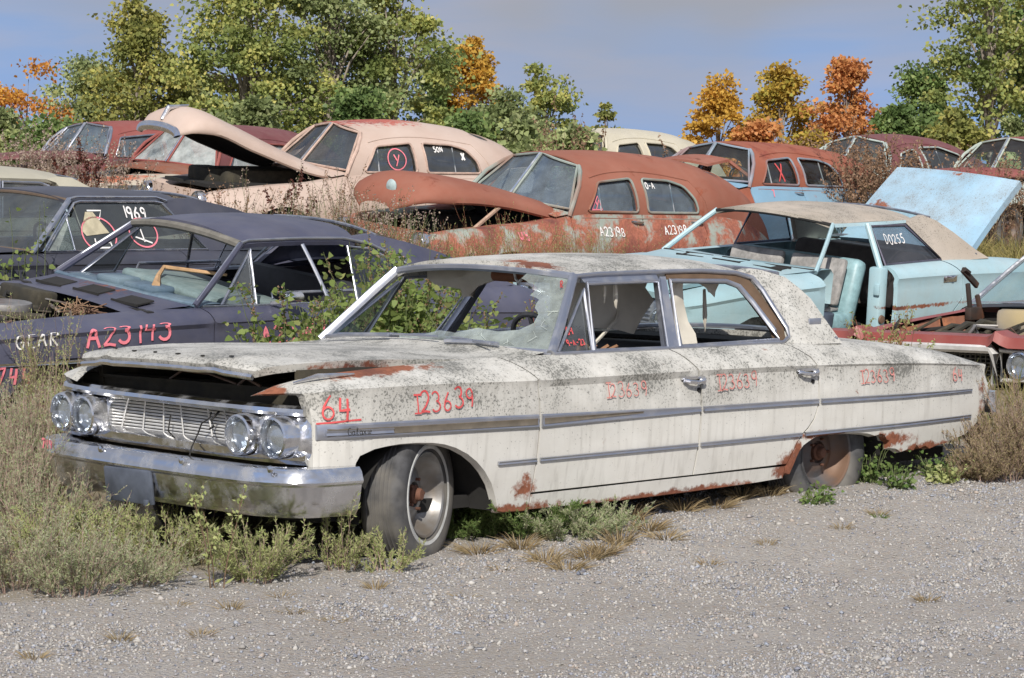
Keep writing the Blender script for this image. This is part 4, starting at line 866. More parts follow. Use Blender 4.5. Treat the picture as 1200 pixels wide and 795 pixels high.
mk('hood_prop', tube([(.55, -.66, .84), (1.0, -.62, 1.12)], .022, 6), plain('pale rusted prop', (.40, .27, .20), .7), h.root); mk('engine_block', join(box((.9, .05, .82), (.7, .4, .3), None, .06)), DARK, h.root)
h.text('A23198', 2.16, .84, .085, WHITE_PAINT, .006, seed=2); h.text('A23198', 3.12, .86, .08, WHITE_PAINT, .006, seed=5, slope=.05); h.text('BUS', .98, .80, .10, PINK_PAINT, .009, seed=3)
mk('painted_circle', strip3([(2.13, 1.10), (2.22, 1.24), (2.28, 1.10), (2.13, 1.10)], lambda a, b_, o: h.UW(a, b_, -.026), .008, .004), PINK_PAINT, h.root, smooth=False); h.text('Y', 2.175, 1.11, .09, PINK_PAINT, .007, True)
h.text('O-AZ', 2.96, 1.33, .06, WHITE_PAINT, .006, True)
mk('loose_blue_panel', box((3.15, -.45, 1.15), (.14, .05, .55), (0, .35, 0), .01), plain('blue panel inside', (.06, .08, .20), .5), h.root)

PINK = paint('chalky pinkish beige paint', (.48, .36, .30), fade=(.57, .46, .40), dust=.15, rough=.65, rust_amt=.12, rust_scale=2., rust=(.30, .09, .07), spec=.25, spots=[((2.6, 0, 1.63), (.9, .6, .10), .95), ((2.1, .1, 1.60), (.4, .7, .08), .8)])
g_ = Rounded('pinkish_sedan', 'pinkish-beige rounded sedan with its hood raised high and a pink Y circled on its window', (12.41, 15.864, .897), (5.49, .4, -7.99), PINK, trim=plain('pinkish window surround', (.46, .33, .27), .6), glass=DKGLASS, L=4.75,
  zr=[(1.6, 1.48), (2.19, 1.60), (2.89, 1.635), (3.6, 1.585), (4.19, 1.45), (4.45, 1.31), (4.56, 1.20), (4.7, 1.06), (4.9, .8)],
  hz=[(-.25, 1.44), (-.09, 1.49), (.11, 1.48), (.65, 1.29), (1.49, 1.03), (1.72, 1.0)], ht=[(-.25, 1.52), (-.1, 1.68), (.09, 1.735), (.46, 1.62), (1.04, 1.39), (1.72, 1.13)], hy=[(-.25, .42), (-.1, .56), (.3, .62), (1.72, .68)], hood_x=(-.24, 1.72))
mk('hood_nose_trim', tube([Vector(g_.hood_f(0, t))+Vector((-.01, 0, -.02)) for t in rng(-1, 1, 15)], .035, 8, flat=1.6), CHROME, g_.root); mk('hood_ornament', tube([g_.hood_f(.02, 0), Vector(g_.hood_f(.06, 0))+Vector((0, 0, .05)), Vector(g_.hood_f(.2, 0))+Vector((0, 0, .02))], [.03, .035, .01], 8), CHROME, g_.root)
mk('engine_block', join(box((1.0, 0, .90), (1.0, .5, .3), None, .06), box((.5, .1, .95), (.3, .5, .2), None, .04)), BAY, g_.root); mk('open_bay', box((.9, 0, .88), (1.5, 1.0, .04)), DARK, g_.root)
g_.ring(2.52, 1.235, .125, .125, PINK_PAINT); g_.text('Y', 2.475, 1.16, .13, PINK_PAINT, .008, True); g_.text('50N', 3.06, 1.33, .06, WHITE_PAINT, .006, True); g_.text('X', 3.44, 1.24, .08, WHITE_PAINT, .012, True)

BLUE = paint('sky blue paint going to rust', (.20, .36, .50), fade=(.27, .43, .56), dust=.15, rough=.5, rust_amt=.22, rust_scale=2.5, rust=(.27, .085, .05)); RUSTROOF = paint('rusted roof skin', (.28, .085, .05), fade=(.34, .12, .08), dust=.10, rough=.75, rust_amt=.35, rust_scale=2.2, rust=(.17, .05, .035), spec=.2)
i_ = Rounded('two_tone_sedan', 'sky-blue rounded sedan with rusted roof and a red X on its window', (17.249, 13.735, .734), (1.62, 1.24, 2.84), BLUE, roofpaint=RUSTROOF, trim=plain('blue-grey window surround', (.24, .30, .36), .6, second=(.26, .11, .08), scale=4), glass=GLASS, hoodpaint=RUSTROOF, fp=RUSTROOF, L=5.2,
  zr=[(1.6, 1.48), (1.82, 1.54), (2.55, 1.605), (3.31, 1.60), (4.09, 1.545), (4.7, 1.42), (5.0, 1.24), (5.13, 1.10), (5.35, .8)], hz=[(.05, .86), (.1, .95), (.8, 1.0), (1.5, 1.02)], ht=[(.05, .9), (.15, 1.0), (.8, 1.10), (1.5, 1.13)], hood_x=(.05, 1.1))
mk('cracked_hood_flap', join(grid_rim(lambda u, t: (lerp(1.38, 1.80, u), lerp(-.45, .55, t), 1.30+.07*u+.05*math.sin(math.pi*t)), rng(0, 1, 6), rng(0, 1, 8), (0, 0, -.03)), tube([(1.80, -.45, 1.34), (2.06, -.62, 1.13)], .025, 6), tube([(1.78, .5, 1.34), (1.9, .4, 1.1)], .02, 6)), paint('rusted flap', (.26, .08, .05), rust_amt=.4, rough=.8), i_.root)
i_.text('X', 2.41, 1.13, .22, RED_PAINT, .012, True); i_.text('DO TEAR', 1.17, .88, .075, WHITE_PAINT, .006, seed=4); i_.text('7', 2.2, .93, .08, PINK_PAINT, .008)

MAROON = paint('dull maroon paint', (.14, .038, .042), fade=(.20, .07, .072), dust=.14, rough=.6, rust_amt=.12, rust_scale=2., rust=(.25, .075, .045)); MARO2 = paint('brighter oxide roof', (.24, .058, .052), fade=(.29, .095, .085), dust=.14, rough=.65, rust_amt=.1, spec=.25); PALEGREEN = paint('pale green-grey body', (.36, .42, .38), fade=(.44, .49, .44), dust=.25, rough=.6, rust_amt=.15)
Rounded('maroon_sedan', 'dull maroon rounded sedan in the back row at far left', (17.163, 26.673, 1.029), (.17, -.82, 3.91), MAROON, roofpaint=MARO2, trim=TRIMMETAL, glass=BLUGLASS, n=2.9, W1=[(2.0, 1.07), (2.16, 1.36), (2.95, 1.41), (2.98, 1.07)], W2=[(3.08, 1.07), (3.06, 1.40), (3.45, 1.37), (3.62, 1.07)])
Rounded('maroon_fastback', 'dark maroon fastback with a milky windshield, standing behind the raised pinkish hood', (14.694, 20.84, .88), (4.47, -.66, 10), MARO2, roofpaint=MAROON, glass=glass('milky windshield', (.8, .86, .86), .85, (.60, .64, .62), .12), fp=plain('dark grey fender metal', (.055, .056, .062), .5, second=(.10, .10, .10)), hz=[(1.1, 1.0), (1.8, 1.02)], ht=[(1.1, 1.06), (1.8, 1.12)], hoodpaint=paint('rust eaten cowl', (.20, .07, .04), rust_amt=.5, rough=.85), hood_x=(1.1, 1.8))
Rounded('weedy_maroon_sedan', 'maroon rounded sedan half hidden by tall dead weeds, right of the blue two-tone sedan', (23.46, 16.5, .85), (1, 0, 3), PALEGREEN, roofpaint=MAROON, trim=plain('pale window surround', (.40, .46, .43), .6), glass=DKGLASS, n=2.2, W1=[(2.06, 1.08), (2.24, 1.33), (2.62, 1.40), (2.66, 1.08)], W2=[(2.80, 1.08), (2.77, 1.42), (3.30, 1.43), (3.72, 1.32), (3.98, 1.08)], zr=[(1.6, 1.48), (2.0, 1.57), (2.9, 1.62), (3.6, 1.58), (4.2, 1.46), (4.7, 1.27), (5.0, 1.05), (5.2, .85)])
Rounded('red_roof_sedan', 'red-roofed rounded sedan at the far right edge, right of the weedy maroon sedan', (24.6, 14.6, .80), (1, 0, 3), PALEGREEN, roofpaint=MARO2, glass=GLASS, hoodpaint=MARO2, n=2.8)
CREAM = paint('cream roof paint', (.55, .50, .38), fade=(.62, .57, .46), dust=.2, rough=.6, rust_amt=.05, lichen=.3, lz=(1.2, 1.6)); Rounded('cream_sedan', 'cream-roofed rounded sedan in the back row, behind the rust-orange sedan', (21.71, 20.51, .97), (1, .5, 3), CREAM, glass=DKGLASS)
# a loose front clip in the weeds between the beige sedan and the fastback
lc = tag(empty('car_front_clip', (12.9, 18.4, .90), (R(3), 0, R(4))), 'orange and cream front clip of a stripped car, lying in weeds behind the black coupe', 'car part')
CLIP = paint('orange rust over cream', (.48, .42, .33), rust_amt=.62, rust_scale=1.4, rust=(.34, .10, .05), dust=.2, rough=.7)
mk('hood', grid_rim(lambda u, t: (lerp(0, 1.9, u), .66*t*(.7+.3*u), .80+.16*(1-abs(t)**2.4)*math.sin(math.pi*(.15+.5*u))), rng(0, 1, 14), rng(-1, 1, 15), (0, 0, -.03)), CLIP, lc)
for sd in (-1, 1): mk('fender', grid(lambda u, t, sd=sd: (lerp(-.1, 1.9, u), sd*(.68+.22*math.sin(t*1.57)), lerp(.86, .25+.3*math.exp(-((u-.5)/.22)**2), t)), rng(0, 1, 16), rng(0, 1, 8)), plain('dull grey clip fender', (.10, .10, .105), .55, second=(.30, .26, .20)), lc)
# ------------------------------------------------------------------ the dark purple hardtop
PURPLE = paint('faded midnight paint', (.046, .050, .088), fade=(.085, .09, .14), dust=.12, rough=.42, rust_amt=.0, spots=[((1.75, 0, 1.0), (.2, .9, .05), .5)])
b = Sixties('hardtop_coupe', 'dark purple hardtop coupe with no hood, pink A23143 on its fender and its windshield gone', 'car', (2.0, 5.659, .101), (5.96, -.31, -3.13), paint=PURPLE,
  ytop=[(0, .72), (1.6, .74), (1.95, .86), (3.7, .86), (4.2, .80), (5.4, .78)], ztop=[(-.1, .80), (.1, .85), (.43, .88), (.8, .905), (1.6, .93), (2.0, .95), (3.6, .965), (4.2, 1.03), (4.76, 1.02), (5.3, .88)],
  zc=[(0, .80), (1, .84), (2, .86), (3.6, .87), (5.3, .82)], Wt=[(-.1, .90), (.1, .95), (.5, .985), (4.6, .985), (5.4, .93)], sh=.75, zb=.95, yb=.865)
b.panel('front_fender', [(.0, 11.9), (.02, 11), (.05, .45), (.42, .45)]+[(.90+.45*math.cos(R(a)), .32+.36*math.sin(R(a))) for a in range(160, 0, -20)]+[(1.38, .28), (2.0, .28), (2.03, .6), (2.03, .85), (2.01, 11.5), (1.98, 12)])
dr = b.panel('door', [(2.01, .30), (2.04, .6), (2.04, .85), (2.02, 11.5), (1.99, 12), (3.10, 12), (3.12, .85), (3.13, .5), (3.10, .30)])
b.panel('quarter_panel', [(3.11, .30), (3.14, .5), (3.13, .85), (3.11, 12), (5.3, 12), (5.36, .8), (5.3, .45), (4.42, .42)]+[(3.98+.42*math.cos(R(a)), .32+.30*math.sin(R(a))) for a in range(20, 170, 20)]+[(3.5, .30)])
RE = [(2.45, 1.335), (2.6, 1.345), (3.0, 1.35), (3.33, 1.345), (3.45, 1.335)]
b.roof(RE, 3.62, PURPLE, crown=.11, front=.02)
b.gpanel('rear_pillar', [(3.35, 1.348), (3.45, 1.37), (3.62, 1.385), (3.9, 1.33), (4.2, 1.25), (4.55, 1.12), (4.8, 1.02), (4.3, .965), (3.65, .955), (3.68, .99), (3.83, 1.17), (3.80, 1.22), (3.56, 1.31), (3.45, 1.335)], [], PURPLE, depth=.05)
b.rear_screen([(3.66, 1.375), (3.95, 1.30), (4.25, 1.19), (4.55, 1.08)], DIRTY); b.deck(4.5, 5.3, PURPLE)
sb = b.screen((1.96, .965), (2.45, 1.335), bow_b=.12, bow_t=.04, crown=.05)
b.pillar((1.95, .96), (2.46, 1.34), .026, PURPLE); edge = plain('torn grey weatherstrip', (.16, .15, .13), .9)
mk('windshield_header', tube([sb(a, 1.0) for a in rng(-1, 1, 17)], .03, 8), edge, b.root); mk('windshield_trim', tube([sb(a, 0.0) for a in rng(-1, 1, 17)], .02, 8), DASH, b.root)
b.frame('vent_frame', [(2.17, .962), (2.52, 1.305), (2.45, .958)], .014, TRIMMETAL); b.pane([(2.17, .962), (2.52, 1.305), (2.45, .958)], DIRTY)
b.frame('drip_rail', [(1.97, .99), (2.44, 1.345), (2.53, 1.362), (3.0, 1.368), (3.35, 1.362), (3.56, 1.325), (3.82, 1.21), (3.86, 1.17), (3.68, .975)], .013, TRIMMETAL, closed=False, off=.012)
b.frame('belt_trim', [(2.0, .955), (2.45, .95), (3.2, .95), (3.66, .955)], .012, TRIMMETAL, closed=False, off=.012)
b.frame('raised_window_edge', [(2.62, .985), (2.62, 1.02), (3.34, 1.02), (3.34, .965)], .012, TRIMMETAL, closed=False, off=-.02)
b.pillar((3.08, .96), (2.98, 1.33), .014, TRIMMETAL, 'window_post')
b.frame('quarter_window_frame', [(3.33, .965), (3.36, 1.31), (3.56, 1.29), (3.78, 1.18), (3.62, .965)], .012, TRIMMETAL); b.pane([(3.33, .965), (3.36, 1.31), (3.56, 1.29), (3.78, 1.18), (3.62, .965)], GLASS)
mk('side_mirror', join(xf(lathe([(.001, -.05), (.035, -.045), (.055, .0), (.06, .05), (.052, .055), (.001, .05)], 18, 'x'), Matrix.Translation((2.62, -1.05, 1.03)) @ Matrix.Scale(.62, 4, (0, 0, 1))), tube([(2.55, -.90, .965), (2.58, -.98, .98), (2.62, -1.04, 1.01)], .015, 8)), CHROME, dr)
b.trim('side_trim', [(.05, .665), (5.2, .665)], [(.05, .640), (5.2, .640)], CHROME, x0=.05, x1=2.02); b.trim('side_trim', [(.05, .665), (5.2, .665)], [(.05, .640), (5.2, .640)], CHROME, x0=2.05, x1=3.12)
# open engine compartment
mk('cowl', grid(lambda u, t: (lerp(1.50, 1.96-.12*(1-t*t), u), lerp(.72, .84, u)*t, .905+.06*u+.03*(1-t*t)), rng(0, 1, 7), rng(-1, 1, 17)), PURPLE, b.root)
for y in (-.52, -.05, .42):  # flat dark plates: the shade of the vent openings put into colour
    mk('cowl_vent', join(box((1.70, y, .974-.03*(y/.8)**2), (.13, .27, .010), (0, -.17, 0)), box((1.615, y, .962-.03*(y/.8)**2), (.012, .31, .018))), DARK, b.root, smooth=False)
for sd in (-1, 1): mk('inner_fender', grid(lambda u, v, s=sd: (lerp(.1, 1.55, u), s*(.74-.06*v-.05*math.sin(v*3)), lerp(.86, .45, v)+.03*math.sin(u*9)), rng(0, 1, 14), rng(0, 1, 6)), plain('dirty inner fender', (.05, .05, .065), .6, second=(.12, .11, .10)), b.root)
mk('inner_fender_brace', tube([(.15, .70, .83), (.6, .69, .87), (1.0, .66, .89), (1.4, .60, .90), (1.55, .5, .86)], .02, 8), plain('bare grey steel', (.30, .28, .25), .5, .4), b.root)
mk('battery_box', join(box((.62, .32, .80), (.42, .34, .22), (.1, .05, .2), .03), box((.62, .32, .915), (.34, .26, .02), (.1, .05, .2), .01)), plain('pale grey engine part', (.42, .40, .38), .6, second=(.30, .26, .22)), b.root)
mk('engine_block', join(box((.9, -.05, .62), (.75, .5, .28), None, .05), box((.8, -.05, .50), (1.3, 1.35, .12)), tube([(.6, -.2, .80), (.8, -.3, .86), (1.1, -.35, .84)], .03, 8), tube([(.7, .05, .80), (1.0, .1, .86), (1.3, .05, .84)], .025, 8)), BAY, b.root)
mk('dead_nest', join(*[tube([(1.38+RNG.normal(0, .06), -.38+RNG.normal(0, .09), .86+RNG.normal(0, .02)), (1.38+RNG.normal(0, .08), -.38+RNG.normal(0, .12), .90+RNG.normal(0, .03))], .004, 5) for k in range(60)]), plain('tan straw and rust', (.27, .17, .10), .9, second=(.16, .09, .06)), b.root, weld=False)
b.dash(sb, DASH, depth=.30); mk('dash_pad', join(box((2.06, .22, .995), (.20, .28, .06), None, .02), box((2.06, -.15, .99), (.20, .36, .05), None, .02)), DASH, b.root)
mk('fallen_seat', box((2.55, -.12, .955), (.75, .95, .07), (.10, .10, .12), .03), plain('sun bleached teal vinyl', (.17, .23, .23), .6, second=(.25, .31, .30)), b.root)
mk('wooden_stick', tube([(2.05, -.25, 1.02), (2.2, -.05, 1.05), (2.35, .1, 1.09), (2.62, .02, 1.06), (2.75, -.1, 1.05)], [.03, .018, .016, .014, .01], 7), plain('tan peeled stick', (.48, .30, .16), .8), b.root)
mk('rear_seat', box((3.55, 0, .75), (.25, 1.45, .55), (0, .2, 0), .07), VINYL, b.root)
b.under(.1, 5.2); b.arches((.90, 3.98), r=.42, z=.28); 
STEELG = plain('bare grey steel bits', (.26, .25, .24), .5, .5, second=(.16, .10, .07))
rr = random.Random(21)
for q in range(16):
    x0, y0 = rr.uniform(.3, 1.4), rr.uniform(-.6, .6); z0 = .84+rr.uniform(-.03, .06)
    mk('engine_hose', tube([(x0, y0, z0), (x0+rr.uniform(-.2, .2), y0+rr.uniform(-.2, .2), z0+rr.uniform(.0, .07)), (x0+rr.uniform(-.35, .35), y0+rr.uniform(-.3, .3), z0-.04)], rr.uniform(.006, .018), 6), (DARK, STEELG, BAY)[q % 3], b.root)
mk('air_cleaner', move(lathe([(.001, .05), (.05, .05), (.17, .04), (.18, .0), (.17, -.03), (.001, -.03)], 24, 'z'), (.95, -.12, .88)), STEELG, b.root); mk('heater_box', box((1.38, .30, .88), (.16, .5, .14), (0, .1, 0), .02), BAY, b.root)
mk('radiator_support', join(box((.08, 0, .60), (.05, 1.75, .45)), box((.02, 0, .78), (.08, 1.8, .05))), DARK, b.root)
for x in (.90, 3.98):
    for sd in (-1, 1): make_wheel(b.root, (x, .80*sd, .33), side=sd, wall=False, rim_mat=STEEL)
b.text('GEAR', .50, .755, .105, WHITE_PAINT, .006, seed=3, slope=.03); b.text('A23143', 1.03, .735, .155, PINK_PAINT, .0095, seed=5, slope=.07)
b.text('744', .36, .52, .12, PINK_PAINT, .009, seed=9); b.text('A23143', 2.42, .70, .13, PINK_PAINT, .010, seed=7, slope=.05)

# ------------------------------------------------------------------ the black coupe behind it
BLACK = paint('flat black paint', (.035, .037, .052), fade=(.065, .069, .095), dust=.06, rough=.42, rust_amt=.0)
c = Sixties('black_coupe', 'black coupe with 1969 chalked on its side window, behind the dark purple hardtop', 'car', (2.809, 8.635, .338), (2.37, .12, -1.92), paint=BLACK, sh=.7,
  ztop=[(-.1, .80), (.1, .86), (1.6, .95), (3.5, .96), (4.2, .95), (5.3, .86)])
c.panel('front_fender', [(0, 12), (.02, 11), (.05, .4), (.45, .4)]+[(.90+.42*math.cos(R(a)), .32+.34*math.sin(R(a))) for a in range(160, 0, -20)]+[(1.38, .28), (2.0, .28), (2.02, .6), (2.0, 11.5), (1.97, 12)])
c.panel('door', [(2.01, .30), (2.03, .6), (2.01, 11.5), (1.98, 12), (3.32, 12), (3.34, .5), (3.30, .30)])
c.panel('quarter_panel', [(3.31, .30), (3.35, .5), (3.33, 12), (5.25, 12), (5.3, .8), (5.25, .42), (4.42, .42)]+[(3.98+.42*math.cos(R(a)), .32+.30*math.sin(R(a))) for a in range(20, 170, 20)]+[(3.5, .30)])
c.roof([(2.40, 1.345), (2.7, 1.35), (3.2, 1.345), (3.45, 1.335)], 3.62, BLACK, crown=.075, front=.06)
c.gpanel('rear_pillar', [(3.33, 1.345), (3.45, 1.36), (3.62, 1.36), (4.0, 1.28), (4.4, 1.14), (4.7, 1.0), (4.3, .955), (3.62, .955), (3.32, 1.325)], [], BLACK, depth=.05)
c.rear_screen([(3.66, 1.35), (3.95, 1.27), (4.2, 1.15), (4.4, 1.02)], DIRTY); c.deck(4.4, 5.2, BLACK)
s_ = c.screen((1.97, .97), (2.42, 1.345), bow_b=.16, bow_t=.07)
mk('windshield_glass', grid(lambda t, a: s_(a, t), rng(.02, .98, 5), rng(-.97, .97, 13)), DIRTY, c.root)
mk('windshield_trim', join(tube([s_(a, 1.0) for a in rng(-1, 1, 17)], .018, 8), tube([s_(a, 0.0) for a in rng(-1, 1, 17)], .016, 8)), plain('brown weathered seal', (.12, .085, .06), .8), c.root)
c.pillar((1.96, .965), (2.43, 1.35), .026, TRIMMETAL)
SW = [(2.20, .965), (2.50, 1.325), (3.28, 1.325), (3.60, .965)]
c.pane(SW, glass('dark chalked side glass', (.42, .5, .52), .35, (.17, .19, .19), .16)); c.frame('window_frame', [(2.08, .965), (2.46, 1.325), (2.52, 1.338), (3.22, 1.335), (3.30, 1.322), (3.6, .965)], .013, CHROME, closed=True)
c.frame('vent_frame', [(2.06, .968), (2.36, 1.255), (2.345, .968)], .013, CHROME); c.pane([(2.06, .968), (2.36, 1.255), (2.345, .968)], MILKY)
c.frame('drip_rail', [(2.02, 1.0), (2.42, 1.36), (2.5, 1.372), (3.25, 1.368), (3.34, 1.34)], .012, CHROME, closed=False, off=.014)
gw = lambda x, z, o: c.G(x, z, -.006)
mk('painted_number', writing('1969', gw, 2.90, 1.21, .085, .007, seed=2), WHITE_PAINT, c.root, smooth=False, weld=False)
mk('painted_circle', strip3(arc(2.62, 1.09, .155, .13, 0, 360, 30), gw, .006), PINK_PAINT, c.root, smooth=False); mk('painted_circle', strip3(arc(3.04, 1.10, .13, .11, 0, 360, 30), gw, .006), PINK_PAINT, c.root, smooth=False)
mk('paper_note', join(cdt([(2.47, 1.12), (2.55, 1.26), (2.62, 1.26), (2.72, 1.10), (2.50, 1.08)], [], lambda x, z: gw(x, z, 0), .08)), plain('yellowed paper', (.45, .40, .28), .9), c.root, smooth=False)
mk('painted_chair_mark', join(*[strip3(p, gw, .006) for p in ([(2.57, 1.27), (2.70, 1.27), (2.66, 1.20)], [(2.57, 1.06), (2.56, .985)], [(2.70, 1.07), (2.71, .985)], [(2.56, 1.03), (2.71, 1.03)], [(2.55, .99), (2.72, .99)], [(3.02, 1.14), (3.03, 1.03)], [(2.95, 1.07), (3.10, 1.02)])]), WHITE_PAINT, c.root, smooth=False, weld=False)
c.hood([(0, .90), (.1, .93), (.8, .96), (1.5, .96)], BLACK, front=.06, crown=.035)
mk('cowl', grid(lambda u, t: (lerp(1.42, 1.97-.16*(1-t*t), u), .83*t, .955+.02*u+.03*(1-t*t)), rng(0, 1, 4), rng(-1, 1, 11)), BLACK, c.root)
c.dash(s_, VINYL); c.seat(2.95, VINYL, .98); c.seat(3.6, VINYL, .95); c.under(); c.wheel_col(2.45, -.38, .99, .19)
for x in (.90, 3.98):
    for sd in (-1, 1): make_wheel(c.root, (x, .80*sd, .33), side=sd, wall=False, rim_mat=STEEL)

# ------------------------------------------------------------------ the turquoise sedan with its trunk lid up
TURQ = paint('sun-bleached turquoise paint', (.34, .53, .60), fade=(.44, .60, .65), dust=.28, rough=.4, lichen=.35, lz=(.85, 1.1), rust_amt=.03, rust_scale=6, spots=[((2.9, -.97, .62), (1.4, .2, .03), .9)])
VROOF = paint('speckled beige vinyl', (.44, .37, .30), lichen=.75, lz=(.9, 1.2), lichen_col=(.10, .08, .065), dust=.25, rough=.8, fade=(.54, .47, .40))
j = Sixties('vinyl_roof_sedan', 'turquoise sedan with beige vinyl roof, raised trunk lid and its front door missing', 'car', (9.128, 6.036, .084), (5.26, -1.81, 1.84), paint=TURQ, sh=.6,
  zc=[(0, .80), (1, .86), (3, .88), (5.3, .82)], ytop=[(0, .76), (1.6, .78), (1.85, .86), (3.6, .86), (4.3, .80), (5.4, .78)], ztop=[(-.1, .84), (.1, .90), (1.0, .96), (1.85, .975), (3.6, .985), (4.3, .975), (4.9, .93), (5.4, .85)], zb=.965)
j.panel('front_fender', [(0, 11.9), (.02, 11), (.05, .4), (.45, .4)]+[(.92+.45*math.cos(R(a)), .32+.36*math.sin(R(a))) for a in range(160, 0, -20)]+[(1.40, .28), (1.76, .28), (1.80, .6), (1.81, .85), (1.80, 11.5), (1.77, 12)])
mk('fender_end', box((1.80, -.86, .66), (.03, .16, .52), None, .01), TURQ, j.root)
jd = j.panel('rear_door', [(2.83, .33), (2.83, .85), (2.82, 12), (3.62, 12), (3.78, .86), (3.80, .66), (3.62, .50), (3.55, .33)])
j.panel('front_door', [(1.80, .32), (1.82, .85), (1.81, 12), (2.79, 12), (2.80, .85), (2.80, .33)], sides='f')
j.panel('quarter_panel', [(3.57, .32), (3.64, .49), (3.815, .66), (3.795, .86), (3.64, 12), (5.25, 12), (5.3, .8), (5.25, .42), (4.46, .42)]+[(4.02+.42*math.cos(R(a)), .32+.28*math.sin(R(a))) for a in range(20, 170, 20)])
j.panel('sill', [(1.78, .25), (3.56, .25), (3.56, .325), (1.78, .325)])
# centre pillar and the open doorway
mk('center_pillar', join(box((2.76, -.83, .60), (.11, .14, .74), (0, 0, 0), .025), tube([(2.75, -.86, .95), (2.77, -.67, 1.33)], .028, 8), box((2.69, -.875, .78), (.02, .06, .10), None, .01)), TURQ, j.root)
mk('door_latch', move(lathe([(.001, -.02), (.035, -.015), (.04, .0), (.03, .01), (.001, .012)], 14), (2.74, -.905, .52)), STEEL, j.root)
j.roof([(2.29, 1.335), (2.58, 1.345), (2.9, 1.345), (3.35, 1.33), (3.5, 1.315)], 3.66, VROOF, crown=.10, front=.13)
j.gpanel('rear_pillar', [(3.37, 1.33), (3.50, 1.345), (3.64, 1.365), (3.80, 1.315), (4.0, 1.20), (4.22, 1.05), (4.38, .968), (3.64, .972), (3.67, 1.0), (3.34, 1.315)], [], VROOF, depth=.05)
j.rear_screen([(3.72, 1.345), (3.86, 1.26), (4.02, 1.15), (4.2, 1.01)], GLASS)
sj = j.screen((1.85, .985), (2.30, 1.335), bow_b=.20, bow_t=.12, crown=.05)
j.pillar((1.84, .975), (2.31, 1.34), .024, TURQ); mk('windshield_trim', join(tube([sj(a, 1.0) for a in rng(-1, 1, 17)], .017, 8), tube([sj(a, 0.0) for a in rng(-1, 1, 17)], .016, 8)), DARK, j.root)
JW = [(2.83, .985), (2.815, 1.305), (3.31, 1.295), (3.64, .99)]; j.frame('window_frame', JW, .015, plain('dull purple-grey trim', (.16, .15, .20), .4, .5), parent=None); j.pane(JW, glass('smoked side glass', (.40, .42, .47), .25, (.20, .20, .22), .14))
j.gpanel('door_header', [(2.33, 1.315), (2.30, 1.345), (3.36, 1.335), (3.34, 1.312)], [], TURQ)
mk('painted_number', writing('D0255', lambda x, z, o: j.G(x, z, -.007), 2.96, 1.15, .075, .0045, seed=2), WHITE_PAINT, j.root, smooth=False, weld=False)
mk('door_handle', join(move(box((0, 0, 0), (.20, .015, .07), None, .006), j.SZ(3.60, .845, .004)), tube([j.SZ(3.53, .86, .01), j.SZ(3.60, .85, .035), j.SZ(3.67, .86, .01)], .01, 6)), CHROME, jd)
j.hood([(0, .90), (.1, .94), (.8, .985), (1.45, .985)], TURQ, front=.06, crown=.04)
mk('cowl', grid(lambda u, t: (lerp(1.40, 1.85-.20*(1-t*t), u), lerp(.78, .86, u)*t, .965+.025*u+.03*(1-t*t)), rng(0, 1, 6), rng(-1, 1, 15)), TURQ, j.root)
for y in (-.55, -.12, .30): mk('cowl_vent', join(box((1.60+.06*abs(y), y, 1.012-.03*abs(y)), (.11, .26, .008), (0, -.08, 0)), box((1.535+.06*abs(y), y, 1.01-.03*abs(y)), (.018, .30, .022)), box((1.665+.06*abs(y), y, 1.018-.03*abs(y)), (.018, .30, .022))), DARK, j.root, smooth=False)  # dark slabs painted in place of the shaded vent holes
j.dash(sj, TURQ, depth=.28)
PLAID = plain('grey plaid seat cloth', (.26, .25, .24), .85, second=(.40, .38, .36), scale=30); TEALV = plain('teal seat vinyl', (.24, .38, .41), .45)
ft = j.seat(2.62, TEALV, 1.02, 1.35, 'front_seat', lo=.40, tilt=-.28); mk('seat_cover', join(box((2.52, -.33, .82), (.06, .60, .42), (0, .28, 0), .03), box((2.52, .36, .82), (.06, .60, .42), (0, .28, 0), .03), box((2.28, 0, .575), (.5, 1.2, .03), (0, -.05, 0), .012)), PLAID, ft)
mk('rear_bench', join(box((3.55, 0, .76), (.22, 1.4, .55), (0, .25, 0), .06)), plain('dark brown bench', (.10, .085, .075), .8), j.root)  # one even dark brown
mk('junk_on_seat', join(box((2.2, -.55, .72), (.32, .3, .22), (.2, .1, .4), .08), move(lathe([(.001, 0), (.14, 0), (.16, .2), (.13, .2), (.001, .12)], 20, 'z'), (2.05, -.72, .40))), plain('blue-grey junk', (.07, .09, .13), .6), j.root)
j.under(.1, 5.2)
a0, a1 = (4.22, 1.0), (5.02, 1.635)
def lid(u, t):
    y = .73*t; k = .03*(1-t*t)+.012*math.sin(u*math.pi); return (lerp(a0[0], a1[0], u)-k*.6, y*(1-.04*u), lerp(a0[1], a1[1], u)+k*.8)
mk('trunk_lid', grid_rim(lid, rng(0, 1, 14), rng(-1, 1, 17), lambda x, y, z: (.045, 0, -.05)), paint('light blue lid paint', (.30, .50, .66), fade=(.40, .58, .72), lichen=.7, lz=(.9, 1.3), lichen_col=(.20, .17, .15), dust=.2, rough=.45, spots=[((4.55, .55, 1.3), (.12, .2, .10), .7), ((5.0, -.05, 1.63), (.06, .12, .03), 1.2)]), j.root)
for y in (-.55, .55): mk('trunk_hinge', tube([(4.2, y, .93), (4.35, y, 1.02), (4.6, y, 1.2)], .015, 6), STEEL, j.root)
mk('trunk_floor', box((4.75, 0, .62), (1.0, 1.4, .04)), DARK, j.root)
mk('rear_shelf', box((4.05, 0, .96), (.35, 1.5, .03)), VINYL, j.root)
mk('grille', join(box((.06, 0, .66), (.06, 1.84, .34), None, .02), *[box((.02, 0, .56+.035*q), (.02, 1.2, .01)) for q in range(7)]), TRIMMETAL, j.root, weld=False)
for sd in (-1, 1): j.lamp(.01, .76*sd, .68, .085)
